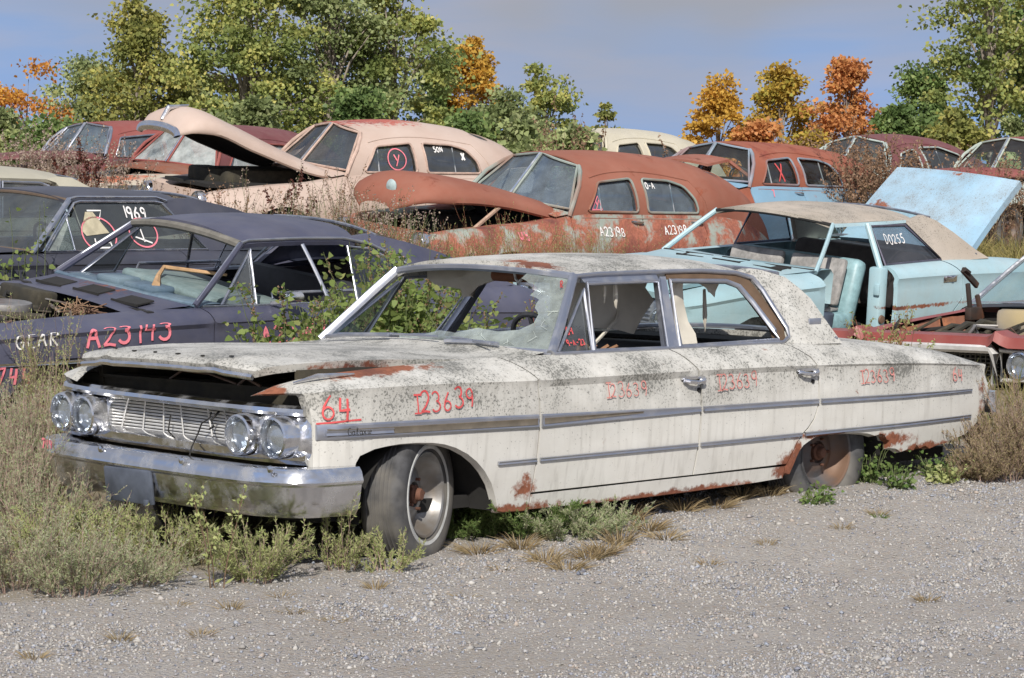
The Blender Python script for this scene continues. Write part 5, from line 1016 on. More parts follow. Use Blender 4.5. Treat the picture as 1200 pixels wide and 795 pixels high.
mk('front_bumper', sweep([(.35, .99, .42), (.02, .95, .42), (-.08, 0, .42), (.02, -.95, .42), (.35, -.99, .42)], [(-.1, .05), (0, .05), (.02, .0), (0, -.07), (-.1, -.07)], True), CHROME_RUSTY, j.root, ang=25)
mk('tail_panel', box((5.30, 0, .68), (.05, 1.75, .36), None, .02), TURQ, j.root)
for x in (.92, 4.02):
    for sd in (-1, 1): make_wheel(j.root, (x, .80*sd, .33), side=sd, wall=False, rim_mat=STEEL)

# ------------------------------------------------------------------ the red car at the right
RED = paint('oxide red paint', (.25, .05, .045), fade=(.33, .09, .08), dust=.15, rough=.45, rust_amt=.10, rust_scale=2.2, rust=(.22, .085, .05))
k_ = Sixties('red_hoodless_car', 'oxide red car with open engine bay and square chrome grille, behind the white sedan', 'car', (8.964, 2.37, -.166), (-.22, -.73, 2.32), paint=RED, sh=.55,
  ytop=[(0, .66), (1.5, .70), (1.8, .84), (3.5, .86), (5.3, .8)], ztop=[(-.1, .80), (.1, .845), (.5, .90), (1.5, .965), (1.8, .985), (3.5, .985), (5.3, .88)], zc=[(0, .76), (1, .82), (3, .86), (5.3, .82)], Wt=[(-.1, .93), (.1, .96), (.5, .985), (5.3, .93)])
k_.panel('front_fender', [(.02, 12), (.0, 11.4), (.02, .74), (.05, .5), (.45, .45)]+[(.92+.43*math.cos(R(a)), .34+.34*math.sin(R(a))) for a in range(160, 0, -20)]+[(1.38, .28), (1.75, .28), (1.78, .85), (1.74, 12)])
k_.panel('front_door', [(1.76, .30), (1.79, .85), (1.76, 12), (2.9, 12), (2.9, .3)]); k_.panel('quarter_panel', [(2.91, .30), (2.91, 12), (5.2, 12), (5.25, .45), (4.4, .42)]+[(3.98+.42*math.cos(R(a)), .32+.30*math.sin(R(a))) for a in range(20, 170, 20)]+[(3.5, .30)])
k_.roof([(2.22, 1.345), (3.0, 1.35), (3.4, 1.33)], 3.6, RED); k_.gpanel('rear_pillar', [(3.2, 1.34), (3.5, 1.36), (3.9, 1.2), (4.1, .97), (3.5, .97)], [], RED)
sk = k_.screen((1.77, .99), (2.22, 1.345)); k_.pillar((1.76, .98), (2.23, 1.35), .022, CHROME); mk('windshield_glass', grid(lambda t, a: sk(a, t), rng(.02, .98, 5), rng(-.97, .97, 13)), glass('grey-green dusty windshield', (.6, .75, .75), .45, (.36, .44, .44), .2), k_.root)
mk('windshield_trim', join(tube([sk(a, 1.0) for a in rng(-1, 1, 17)], .016, 8), tube([sk(a, 0.0) for a in rng(-1, 1, 17)], .016, 8)), CHROME, k_.root)
mk('cowl', grid(lambda u, t: (lerp(1.50, 1.78-.16*(1-t*t), u), lerp(.72, .84, u)*t, .965+.02*u+.03*(1-t*t)), rng(0, 1, 5), rng(-1, 1, 15)), plain('dark cowl', (.03, .03, .035), .5), k_.root)
for sd in (-1, 1): mk('inner_fender', grid(lambda u, v, s=sd: (lerp(.12, 1.5, u), s*(.66-.10*v), lerp(.845+.09*u, .5, v)+.012*math.sin(u*12)), rng(0, 1, 14), rng(0, 1, 5)), paint('bare rusted inner fender', (.24, .085, .045), rust_amt=.5, rust=(.25, .10, .05), dust=.3, rough=.8), k_.root)
mk('front_crossmember', grid(lambda t, u: ((-.06, -.045, .10, .30)[int(round(u*3))]-.05*math.exp(-((abs(t)-.66)/.07)**2)*(1-u), .95*t, (.785, .862, .872, .79)[int(round(u*3))]+.055*math.exp(-((abs(t)-.655)/.05)**2)*(1-.5*u)), rng(-1, 1, 41), rng(0, 1, 4)), RED, k_.root)
mk('engine_block', join(box((.95, 0, .70), (.8, .5, .25), None, .05), box((.8, 0, .55), (1.3, 1.2, .1)), *[tube([(.45+.09*q, .35-.1*q, .80), (.7+.08*q, .30-.08*q, .88+.01*(q % 3)), (1.0+.06*q, .2-.06*q, .84), (1.2, .1-.05*q, .80)], .02+.006*(q % 3), 8) for q in range(7)], box((.55, .15, .80), (.2, .3, .1), (0, 0, .3), .03), move(lathe([(.001, 0), (.12, 0), (.13, .06), (.001, .08)], 20, 'z'), (1.15, .18, .82))), BAY, k_.root)
mk('battery_case', join(box((1.05, -.12, .88), (.36, .34, .22), (0, .12, .2), .04), box((.72, -.42, .82), (.2, .2, .2), None, .03)), plain('stained grey case', (.24, .22, .20), .7, second=(.38, .30, .16), scale=5), k_.root)
mk('hood_hinge', join(box((1.40, .62, 1.21), (.24, .03, .05), (0, .6, 0), .008), box((1.36, .60, 1.04), (.035, .03, .26), (0, -.15, 0), .006), box((1.50, .60, .98), (.035, .03, .20), (0, -.35, 0), .006), box((1.42, .60, .93), (.16, .06, .10), None, .01), tube([(1.30, .6, 1.28), (1.36, .6, 1.25)], .02, 6)), plain('black rusted hinge', (.035, .025, .02), .7, second=(.20, .08, .04), scale=6), k_.root)
gf = [(-.035, y, z) for y, z in ((.52, .775), (-.55, .775), (-.58, .74), (-.58, .53), (-.55, .50), (.52, .50), (.55, .53), (.55, .74))]
mk('grille_frame', tube(gf, .040, 8, True, flat=.9), GRILLE, k_.root); mk('grille', join(*[box((.12, 0, .52+.028*q), (.02, 1.03, .006)) for q in range(9)], *[box((.115, -.50+.045*q, .64), (.02, .006, .24)) for q in range(23)]), plain('dull grille metal', (.20, .20, .19), .4, .6), k_.root, smooth=False, weld=False)
mk('grille_back', box((.2, 0, .64), (.02, 1.9, .36)), DARK, k_.root)
for sd in (-1, 1):
    bz = [(-.01, sd*y, z) for y, z in ((.62, .765), (.93, .755), (.95, .56), (.63, .55))]
    mk('headlight_bezel', join(tube(bz, .02, 8, True), box((.10, sd*.785, .655), (.03, .31, .2))), GRILLE, k_.root); k_.lamp(.01, .785*sd, .66, .085)
mk('front_bumper', sweep([(.35, .99, .42), (.05, .97, .42), (-.06, .8, .42), (-.08, 0, .42), (-.06, -.8, .42), (.05, -.97, .42), (.35, -.99, .42)], [(-.1, .05), (0, .05), (.02, .0), (0, -.07), (-.1, -.07)], True), CHROME_RUSTY, k_.root, ang=25)

rr = random.Random(8)
for q in range(18):
    x0, y0 = rr.uniform(.35, 1.4), rr.uniform(-.5, .55); z0 = .85+rr.uniform(-.02, .08)
    mk('engine_hose', tube([(x0, y0, z0), (x0+rr.uniform(-.2, .2), y0+rr.uniform(-.2, .2), z0+rr.uniform(.0, .08)), (x0+rr.uniform(-.3, .3), y0+rr.uniform(-.3, .3), z0-.03)], rr.uniform(.006, .02), 6), (DARK, STEELG, BAY, STEELG)[q % 4], k_.root)
k_.dash(sk, VINYL); k_.seat(2.8, VINYL, .98); k_.under(.3, 5.1); mk('trunk_lid', grid(lambda u, t: (lerp(4.0, 5.2, u), .8*t, .96-.08*u+.03*(1-t*t)), rng(0, 1, 6), rng(-1, 1, 9)), RED, k_.root)
for x in (.92, 3.98):
    for sd in (-1, 1): make_wheel(k_.root, (x, .80*sd, .36), side=sd, wall=False, rim_mat=STEEL)

# ------------------------------------------------------------------ the pale roof at the far left
BEIGE = paint('dusty beige paint', (.40, .38, .30), fade=(.48, .45, .36), dust=.3, rough=.55, rust_amt=.03)
d_ = Sixties('beige_sedan', 'dusty beige sedan at the left edge, only its roof showing above the black coupe', 'car', (4.95, 13.2, .50), (2.5, 0, 0), paint=BEIGE, sh=.6)
d_.panel('body_side', [(.05, .4), (.05, 12), (5.2, 12), (5.25, .4), (4.4, .4), (4.0, .66), (3.6, .4), (1.3, .3), (.9, .66), (.5, .4)])
d_.roof([(2.15, 1.345), (2.7, 1.352), (3.34, 1.336), (3.5, 1.32)], 3.70, BEIGE, crown=.11); d_.gpanel('rear_pillar', [(3.34, 1.338), (3.50, 1.362), (3.65, 1.35), (3.86, 1.25), (4.05, 1.1), (4.2, .955), (3.60, .965), (3.60, 1.03), (3.45, 1.304)], [], BEIGE, depth=.05)
d_.rear_screen([(3.70, 1.33), (3.85, 1.24), (4.0, 1.12), (4.1, .98)], DIRTY); sd_ = d_.screen((1.80, .99), (2.15, 1.347)); d_.pillar((1.79, .985), (2.16, 1.35), .025, BEIGE)
mk('windshield_glass', grid(lambda t, a: sd_(a, t), rng(.02, .98, 5), rng(-.97, .97, 13)), DIRTY, d_.root)
for wp in (W1, W2): d_.frame('window_frame', wp, .016, TRIMMETAL); d_.pane(wp, DIRTY)
d_.gpanel('center_pillar', [(2.625, .975), (2.775, 1.335), (2.822, 1.335), (2.705, .975)], [], TRIMMETAL); d_.hood([(0, .90), (.1, .94), (.8, .97), (1.45, .97)], BEIGE); d_.deck(4.1, 5.15, BEIGE)
mk('cowl', grid(lambda u, t: (lerp(1.42, 1.80-.16*(1-t*t), u), .83*t, .965+.02*u+.03*(1-t*t)), rng(0, 1, 4), rng(-1, 1, 11)), BEIGE, d_.root); d_.seat(2.72, VINYL, .98); d_.under()
for x in (.92, 3.9):
    for sd in (-1, 1): make_wheel(d_.root, (x, .80*sd, .33), side=sd, wall=False, rim_mat=STEEL)
# ------------------------------------------------------------------ plants
def unit(a): return a/np.maximum(1e-9, np.linalg.norm(a, axis=-1, keepdims=True))
def leaf_geo(P, D, L, W, fold=.0):
    """diamond leaves: base points, directions, lengths, widths"""
    D = unit(D); S = unit(np.cross(D, unit(RNG.normal(size=P.shape)))); L = np.asarray(L).reshape(-1, 1); W = np.asarray(W).reshape(-1, 1)
    N = np.cross(D, S); V = np.stack([P, P+D*L*.45+S*W/2+N*W*fold, P+D*L, P+D*L*.45-S*W/2+N*W*fold], 1).reshape(-1, 3)
    return V, np.arange(len(P)*4).reshape(-1, 4)
def leaf6(P, D, L, W, fold=.1):
    """broader six-sided leaves, creased along the midrib"""
    D = unit(D); S = unit(np.cross(D, unit(RNG.normal(size=P.shape)))); L = np.asarray(L).reshape(-1, 1); W = np.asarray(W).reshape(-1, 1); N = np.cross(D, S)
    V = np.stack([P, P+D*L*.22+S*W*.5+N*W*fold, P+D*L*.62+S*W*.36+N*W*fold*.6, P+D*L-N*L*.1, P+D*L*.62-S*W*.36+N*W*fold*.6, P+D*L*.22-S*W*.5+N*W*fold], 1).reshape(-1, 3)
    return V, np.arange(len(P)*6).reshape(-1, 6)
def stem_geo(S, r0, r1):
    """three-sided stems along polylines S (n, k, 3)"""
    n, k, _ = S.shape; rad = np.linspace(r0, r1, k)[None, :, None]; V = []
    for a in (0, 2.094, 4.189): V.append(S+np.array([math.cos(a), math.sin(a), 0])*rad)
    V = np.stack(V, 2).reshape(-1, 3); F = []
    base = (np.arange(n)[:, None]*k+np.arange(k-1)[None])*3
    for j in range(3): F.append(np.stack([base+j, base+(j+1) % 3, base+3+(j+1) % 3, base+3+j], -1).reshape(-1, 4))
    return V, np.concatenate(F)
def curves(n, base_r, h, spread, k=7, droop=.0, hv=.35):
    """n stems rising from a small patch and leaning outward"""
    a = RNG.uniform(0, 6.283, n); b = np.sqrt(RNG.random(n))*base_r; H = h*RNG.uniform(1-hv, 1, n); sp = spread*RNG.random(n)**.7
    t = np.linspace(0, 1, k); S = np.zeros((n, k, 3)); wob = np.cumsum(RNG.normal(0, .012*h, (n, k, 2)), 1)
    S[..., 0] = (b*np.cos(a))[:, None]+np.cos(a)[:, None]*sp[:, None]*t**1.4; S[..., 1] = (b*np.sin(a))[:, None]+np.sin(a)[:, None]*sp[:, None]*t**1.4
    S[..., :2] += wob; S[..., 2] = H[:, None]*(t-droop*t**3)[None]-.02; return S
def along(S, m, t0=.15, t1=1.):
    """m points on every stem with their tangents"""
    n, k, _ = S.shape; t = RNG.uniform(t0, t1, (n, m))*(k-1); i = np.minimum(k-2, t.astype(int)); f = (t-i)[..., None]; r = np.arange(n)[:, None]
    P = S[r, i]*(1-f)+S[r, i+1]*f; T = unit(S[r, i+1]-S[r, i]); return P.reshape(-1, 3), T.reshape(-1, 3), (t/(k-1)).reshape(-1)
def plant(name, loc, label, group, leafmat, stemmat, S, leaves, stem_r=(.004, .0015), cat='plant', seeds=None, rotz=None):
    r = tag(empty(name, loc, (0, 0, RNG.uniform(0, 6.28) if rotz is None else rotz)), label, cat, group)
    mk_np('stems', *stem_geo(S, *stem_r), stemmat, r)
    if leaves is not None: mk_np('leaves', leaves[0], leaves[1], leafmat, r)
    if seeds is not None: mk_np('seed_heads', seeds[0][0], seeds[0][1], seeds[1], r)
    return r
SAGE = foliage('sage weed leaves', [(.33, .41, .19), (.44, .50, .27), (.44, .37, .29), (.52, .55, .36), (.36, .44, .21), (.48, .41, .34)], .45, .8)
SAGE2 = foliage('pale yellow-green weed leaves', [(.34, .40, .14), (.44, .46, .20), (.28, .34, .12), (.48, .46, .25)], .3, .8)
PINKST = plain('pinkish dry stems', (.34, .24, .20), .8, var=.3); BROWNST = plain('brown dry stems', (.17, .11, .07), .8, var=.3); GREENST = plain('green stems', (.13, .16, .06), .7); REDST = plain('reddish dry stems', (.26, .10, .06), .8)
GREEN = foliage('fresh weed leaves', [(.10, .18, .045), (.16, .24, .07), (.21, .27, .09), (.08, .13, .04)], .35, .55)
VINE = foliage('broad yellow-green leaves', [(.22, .30, .08), (.30, .37, .12), (.15, .22, .06), (.36, .37, .14)], .45, .5)
DRY = foliage('dry straw leaves', [(.32, .24, .13), (.24, .17, .09), (.38, .30, .18), (.20, .16, .08)], .2, .85); GOLD = foliage('golden dry grass', [(.30, .25, .09), (.22, .20, .07), (.36, .29, .12), (.17, .17, .06)], .25, .85)
SEED = foliage('brown seed heads', [(.16, .09, .055), (.24, .15, .09), (.30, .20, .14)], .1, .9); DOCKS = foliage('dark dock seeds', [(.07, .022, .018), (.11, .035, .025), (.05, .018, .014)], .1, .9); REDL = foliage('reddening weed leaves', [(.34, .20, .12), (.30, .32, .13), (.24, .30, .10), (.38, .28, .16)], .3, .8); FLUFF = foliage('pale seed fluff', [(.45, .38, .30), (.36, .28, .22), (.42, .30, .28)], .3, .9)
def kochia(loc, h, spread, label, n=70, mat=SAGE, group=None, tips=None, st=PINKST, fine=1.0, name='feathery_weed'):
    S = curves(n, spread*.45, h, spread, 7, .10, .62); P, T, t = along(S, 11, .12)                      # side plumes
    D = unit(T+RNG.normal(0, .42, T.shape)+np.array([0, 0, .25])); L = h*RNG.uniform(.10, .24, len(P))
    tw = np.stack([P, P+D*L[:, None]*.5, P+(D+np.array([0, 0, .25]))*L[:, None]], 1)
    Pl, Tl, tl = along(tw, 15, .05); P2, T2, _ = along(S, 22, .15)
    Pa = np.concatenate([Pl, P2]); Ta = np.concatenate([Tl, T2]); Dl = Ta*.9+RNG.normal(0, .5, Ta.shape)
    lv = leaf_geo(Pa, Dl, RNG.uniform(.010, .026, len(Pa)), RNG.uniform(.0030, .0055, len(Pa))*fine)
    V, F = stem_geo(tw, .0013, .0008); r = plant(name, loc, label, group, mat, st, S, lv, (.0028, .0012)); mk_np('twigs', V, F, st, r)
    return r
def leafy(loc, h, spread, label, n=9, mat=VINE, size=.07, group=None, name='leafy_weed', m=26, st=GREENST, flower=None):
    S = curves(n, spread*.3, h, spread, 9, .05, .4); P, T, t = along(S, m, .1)
    out = RNG.normal(0, 1, P.shape); out[:, 2] = RNG.normal(.15, .4, len(P)); D = unit(out); pet = P+D*(.02+.03*RNG.random((len(P), 1)))
    sz = size*RNG.uniform(.35, 1.1, len(P))*(1.1-.6*t); lv = leaf6(pet, D+np.array([0, 0, -.25]), sz, sz*.8, .12)
    sd = None
    if flower is not None:
        P3, T3, _ = along(S[: max(2, n//2)], 40, .72); sd = (leaf_geo(P3, RNG.normal(size=P3.shape), np.full(len(P3), .016), np.full(len(P3), .012)), flower)
    return plant(name, loc, label, group, mat, st, S, lv, (.006, .002), seeds=sd)
def dryweed(loc, h, spread, label, n=26, mat=DRY, st=BROWNST, seedmat=SEED, group=None, name='dead_weed', lm=8, sm_=12, ss=.022):
    S = curves(n, spread*.4, h, spread, 7, .06, .5); P, T, t = along(S, 4, .45); D = unit(T*1.1+RNG.normal(0, .6, T.shape)); L = h*RNG.uniform(.08, .22, len(P))
    tw = np.stack([P, P+D*L[:, None]*.6, P+(D+np.array([0, 0, .3]))*L[:, None]], 1); Ps, Ts, _ = along(tw, sm_, .3)
    sd = leaf_geo(Ps+RNG.normal(0, .008, Ps.shape), RNG.normal(size=Ps.shape), ss*RNG.uniform(.6, 1.3, len(Ps)), ss*.7*RNG.uniform(.6, 1.2, len(Ps)))
    Pl, Tl, _ = along(S, lm, .05, .8); lv = leaf_geo(Pl, Tl*.5+RNG.normal(0, .7, Tl.shape), RNG.uniform(.03, .08, len(Pl)), RNG.uniform(.006, .014, len(Pl)))
    r = plant(name, loc, label, group, mat, st, S, lv, (.0045, .002), seeds=(sd, seedmat)); mk_np('twigs', *stem_geo(tw, .002, .001), st, r); return r
def tuft(loc, h, spread, label, n=70, mat=DRY, group=None, name='grass_tuft', w=.006):
    S = curves(n, spread*.3, h, spread, 5, .25, .6); V = []; wd = w*np.array([1, .9, .7, .4, .05]); side = unit(np.cross(S[:, 1]-S[:, 0], RNG.normal(size=(n, 3))))
    V = np.stack([S+side[:, None]*wd[None, :, None], S-side[:, None]*wd[None, :, None]], 2).reshape(-1, 3)
    b = (np.arange(n)[:, None]*5+np.arange(4)[None])*2; F = np.stack([b, b+1, b+3, b+2], -1).reshape(-1, 4)
    o = mk_np(name, V, F, mat); o.location = loc; return tag(o, label, 'grass', group)
def row(px, y, top=None):
    """ground point on the line y = const that stands under a photograph column, and the height that reaches a photograph row"""
    r = ray(px, 390 if top is None else top); t = (y-CAMC.y)/r.y; x = CAMC.x+r.x*t; g = gz(x, y); return (x, y, g-.01), (CAMC.z+r.z*t-g)
# --- foreground weeds round the white car's nose
def upto(px, py, top):
    p = at(px, py); r = ray(px, top); t = (Vector(p)-CAMC).dot(Vector(CAMR[2])); return p, CAMC.z+r.z*t-p[2]
for i, (px, py, top, sp, n, lab) in enumerate([
    (18, 692, 598, .34, 46, 'sage weed at the lower left corner, beside the gravel lane'), (92, 696, 612, .28, 40, 'low sage weed left of the bumper, nearest the gravel'), (165, 684, 622, .24, 34, 'low sage weed in front of the license plate bracket'),
    (48, 655, 545, .30, 56, 'dense sage weed left of the white front bumper'), (118, 655, 582, .24, 44, 'low sage weed under the far end of the white front bumper'), (0, 640, 492, .28, 56, 'tall sage weed at the left picture edge'),
    (40, 605, 452, .22, 56, 'tall sage weed beside the far headlights of the white sedan'), (4, 600, 462, .28, 56, 'tall sage weed below the white GEAR writing'), (66, 590, 432, .13, 40, 'upright sage weed rising past the far headlights to the purple fender'), (24, 570, 455, .22, 44, 'sage weed against the purple fender under the pink number'), (78, 668, 590, .26, 44, 'sage weed between bumper and gravel at lower left')]):
    p, h = upto(px, py, top); kochia(p, h*1.08, sp, lab, n, SAGE2 if i in (4, 8, 10) else SAGE, group='sage weeds by the front bumper')
kochia(at(205, 662), .30, .32, 'pale yellow-green weed leaning out under the license plate bracket', 40, SAGE2); kochia(at(300, 682), .29, .22, 'bright yellow-green weed below the near headlights', 44, SAGE2)
kochia(at(400, 668), .34, .16, 'thin pale weed between front bumper and front tire', 16, SAGE2); kochia(at(455, 672), .20, .15, 'low pale weed in front of the front tire', 14, SAGE2)
dryweed(at(252, 690), .50, .10, 'single dry stalk in front of the bumper', 4, mat=SAGE2, seedmat=SAGE2)
for px, py, h, sp in ((545, 632, .20, .22), (585, 628, .24, .22), (625, 630, .22, .24), (665, 632, .20, .24), (700, 628, .18, .2), (560, 612, .26, .16)):
    kochia(at(px, py), h, sp, 'low green weed growing along the white sill behind the front tire', 30, GREEN if px < 640 else SAGE, group='low weeds along the white sill', st=GREENST)
dryweed(at(692, 612), .30, .05, 'spindly dark weed against the rear of the white front door', 5, mat=GREEN, st=GREENST, seedmat=GREEN)
for px, py, h in ((725, 640, .16), (690, 655, .14), (640, 660, .12), (760, 622, .12), (740, 612, .16), (800, 600, .13), (870, 585, .12), (610, 645, .13), (665, 668, .10), (705, 650, .13), (560, 650, .10), (780, 632, .09), (840, 596, .11), (900, 582, .12)):
    tuft(at(px, py), h, .16, 'straw-coloured grass tuft below the white doors', 110, DRY, 'straw tufts below the white doors', w=.003)
for px, py, h, mt, lab in ((1020, 566, .26, GREEN, 'green upright weed under the torn rear fender of the white sedan'), (1050, 572, .16, GREEN, 'low green weed just behind the white rear tire'), (1095, 560, .17, GREEN, 'green weed below the white trunk end'), (960, 590, .12, GREEN, 'small green weed at the foot of the flat rear tire'), (1110, 566, .15, SAGE2, 'pale weed below the white tail')):
    leafy(at(px, py), h, .14, lab, 12, mt, .045, m=14)
for px, py, top, sp, lab in ((1150, 564, 520, .16, 'brown dead bush behind the white rear bumper'), (1185, 564, 480, .26, 'brown dead bush at the right picture edge'), (1170, 548, 470, .22, 'brown dead bush just below the square chrome grille'), (1215, 552, 448, .26, 'brown dead bush cut by the right picture edge'), (1120, 560, 545, .12, 'short brown dead bush at the white tail')):
    p, h = upto(px, py, top); kochia(p, h*1.05, sp, lab, 60, foliage('brown bush leaves', [(.30, .23, .13), (.38, .30, .18), (.25, .23, .11), (.35, .24, .17)], .3, .85) if 'brown bush leaves' not in bpy.data.materials else bpy.data.materials['brown bush leaves'], 'dead bushes behind the white tail')
for px, py in ((140, 752), (235, 745), (345, 718), (440, 692), (545, 700), (590, 668), (830, 662), (900, 640), (1030, 606), (1085, 705), (390, 728), (40, 775), (205, 712), (270, 715), (330, 700), (985, 620)):
    tuft(at(px, py), RNG.uniform(.05, .10), .09, 'small dry grass tuft lying on the open gravel', 60, DRY, 'small dry tufts on the gravel', w=.0022)
tuft(at(1030, 607), .06, .06, 'small green sprig on the gravel behind the rear tire', 30, GREEN, w=.004)
# --- between the white sedan and the purple hardtop
for px, top, y, lab, n in ((318, 372, 3.6, 'low leafy weed against the purple door, left end of the row', 9), (345, 318, 3.7, 'leafy weed rising past the purple side mirror', 8), (372, 345, 3.4, 'leafy weed in front of the purple door number', 12), (405, 330, 3.5, 'leafy weed below the purple window post', 14), (432, 272, 3.8, 'tall leafy vine reaching the purple drip rail', 12), (462, 258, 3.9, 'tallest leafy vine over the purple rear quarter', 13), (490, 290, 3.8, 'leafy vine seen above the white windshield header', 12), (500, 365, 2.8, 'leafy weed seen through the white windshield, left', 14), (535, 360, 2.9, 'leafy weed seen through the white windshield, middle', 14), (560, 350, 3.0, 'leafy weed seen through the white windshield, right', 12), (452, 285, 3.5, 'leafy vine hanging over the purple quarter window', 12), (478, 275, 3.6, 'leafy vine between the two tallest by the purple quarter', 12), (515, 315, 3.5, 'leafy weed behind the white windshield header', 12)):
    p, h = row(px, y, top); leafy(p, h*1.04, .34, lab, n+8, VINE, .10, 'leafy weeds beside the purple hardtop', m=34, flower=SEED)
p, h = row(640, 3.6, 335); dryweed(p, h, .15, 'rusty red weed seen through the white windshield by the steering wheel', 10, REDL, REDST, REDL)
p, h = row(25, 7.3, 215); leafy(p, h, .30, 'leafy green weed in front of the black car windshield', 12, VINE, .085, m=22); p, h = row(5, 7.2, 300); leafy(p, h, .35, 'low leafy weed by the purple cowl at the left edge', 12, VINE, .09)
p, h = row(20, 5.2, 345); kochia(p, h, .4, 'yellow-green weed growing through the purple engine bay, left', 50, SAGE2); p, h = row(55, 4.4, 360); kochia(p, h, .3, 'yellow-green weed growing over the purple fender', 36, SAGE2)
p, h = row(70, 3.4, 425); dryweed(p, h, .10, 'dark brown dock stalk over the purple fender chrome', 5, DOCKS, REDST, DOCKS, sm_=30)
# --- weeds among the back rows
for k, (px, top, y, col) in enumerate([(255, 214, 10.6, 0), (275, 205, 10.4, 0), (300, 200, 10.6, 1), (335, 212, 10.2, 0), (372, 206, 10.4, 1), (392, 200, 10.6, 0), (410, 205, 10.4, 1), (428, 214, 10.0, 0), (445, 222, 9.8, 1), (460, 236, 9.4, 1), (480, 246, 9.2, 1), (420, 240, 9.3, 1), (240, 218, 10.9, 0), (385, 225, 9.7, 1)]):
    p, h = row(px, y, top); dryweed(p, h, .32, 'dry flowering weed between the purple hardtop and the pinkish sedan', 24, SAGE2 if col else SAGE, GREENST if col else BROWNST, FLUFF if col else SEED, 'dry weeds between purple hardtop and pinkish sedan')
for px, top, y, lab in ((352, 205, 10.8, 'dark brown dock stalk before the pinkish fender, right one'), (326, 220, 10.8, 'dark brown dock stalk before the pinkish fender, left one'), (104, 168, 15.6, 'dark red dock stalk before the maroon fender, right one'), (68, 172, 15.6, 'dark red dock stalk before the maroon fender, left one')):
    p, h = row(px, y, top); dryweed(p, h, .06, lab, 4, DOCKS, REDST, DOCKS, sm_=60, ss=.03)
for k, (px, top) in enumerate(((520, 272), (545, 268), (575, 266), (600, 250), (628, 240), (655, 256), (682, 262), (708, 262), (735, 268), (495, 262))):
    p, h = row(px, 8.9, top); kochia(p, h, .38, 'reddening bushy weed in front of the rust-orange fender', 46, REDL if k % 2 else SAGE2, 'bushy weeds before the rust-orange fender', st=REDST)
for k, (px, top) in enumerate(((15, 150), (40, 140), (62, 146), (88, 152), (5, 165), (112, 160), (30, 165), (130, 168))):
    p, h = row(px, 16.2 if k % 2 else 17, top); dryweed(p, h, .40, 'tall pale dry weed before the maroon sedan at far left', 26, SAGE2 if k % 2 else SAGE, BROWNST, FLUFF, 'tall pale weeds before the maroon sedan', ss=.03)
for k, (px, top) in enumerate(((150, 190), (180, 197), (215, 205), (258, 200), (282, 196), (240, 188))):
    p, h = row(px, 15.5, top); tuft(p, h, .5, 'tall dry grass clump behind the black coupe roof', 90, DRY, 'dry grass clumps behind the black roof', w=.007)
for k, (px, top) in enumerate(((945, 158), (962, 150), (985, 147), (1005, 150), (1022, 158), (1045, 160), (1062, 172), (975, 175), (1000, 178), (1030, 182))):
    p, h = row(px, 12.6 if px > 1000 else 15.0, top); dryweed(p, h, .42, 'tall dead brown weed hiding the weedy maroon sedan', 30, DRY, BROWNST, SEED, 'tall dead weeds before the weedy maroon sedan', lm=12, ss=.04)
for k, (px, top) in enumerate(((1152, 172), (1172, 176), (1196, 172))):
    p, h = row(px, 12.2, top); dryweed(p, h, .35, 'thin dead weed in front of the red-roofed sedan', 18, DRY, BROWNST, SEED, 'dead weeds before the red-roofed sedan', ss=.035)
for k in range(26):
    px = RNG.uniform(1120, 1215); y = RNG.uniform(6.2, 10.5); p, h = row(px, y, RNG.uniform(238, 285)); tuft(p, max(.35, min(1.1, h)), .42, 'tall golden grass clump on the slope behind the trunk lid', 120, GOLD, 'golden grass clumps behind the trunk lid', w=.008)
for k, (px, top, lab) in enumerate(((655, 118, 'tall bare seed stalk left of the cream roof'), (668, 128, 'short bare seed stalk left of the cream roof'), (690, 116, 'tall bare seed stalk before the cream roof'), (640, 128, 'bushy seed stalk before the autumn shrubs'), (770, 160, 'small dark seed stalk on the cream roof line'))):
    p, h = row(px, 15.5, top); dryweed(p, h, .25, lab, 7, SAGE, BROWNST, SEED, 'seed stalks before the cream roof', ss=.04)
p, h = row(1030, 1.25, 360); dryweed(p, h, .20, 'rust-red twiggy weed between white trunk and red car', 24, REDL, REDST, REDL); p, h = row(1062, 1.2, 372); dryweed(p, h, .14, 'yellowish twiggy weed in front of the red car grille', 16, SAGE2, BROWNST, SAGE2)
p, h = row(1140, 14.5, 168); dryweed(p, h, .3, 'grey dead weed left of the red-roofed sedan', 16, DRY, BROWNST, SEED)
# --- ground cover
n = 70000; X = RNG.uniform(-9, 27, n); Y = -.45+RNG.random(n)**1.3*26; Y += np.where(X < 1.2, 0, .0)
keep = ~((X > .1) & (X < 5.2) & (Y > -.9) & (Y < .95)); X, Y = X[keep], Y[keep]; n = len(X)
Zg = np.array([gz(a, b_) for a, b_ in zip(X, Y)]); P = np.stack([X, Y, Zg-.01], 1); D = RNG.normal(0, .45, (n, 3)); D[:, 2] = 1
tag(mk_np('weedy_grass', *leaf_geo(P, D, RNG.uniform(.06, .30, n)*np.clip(.5+(Y+.4)*.25, .4, 1), RNG.uniform(.006, .012, n)), foliage('mixed grass', [(.20, .18, .07), (.30, .24, .12), (.14, .17, .055), (.25, .20, .10)], .25, .8)), 'mixed short grass and weeds covering the yard between the cars', kind='stuff')
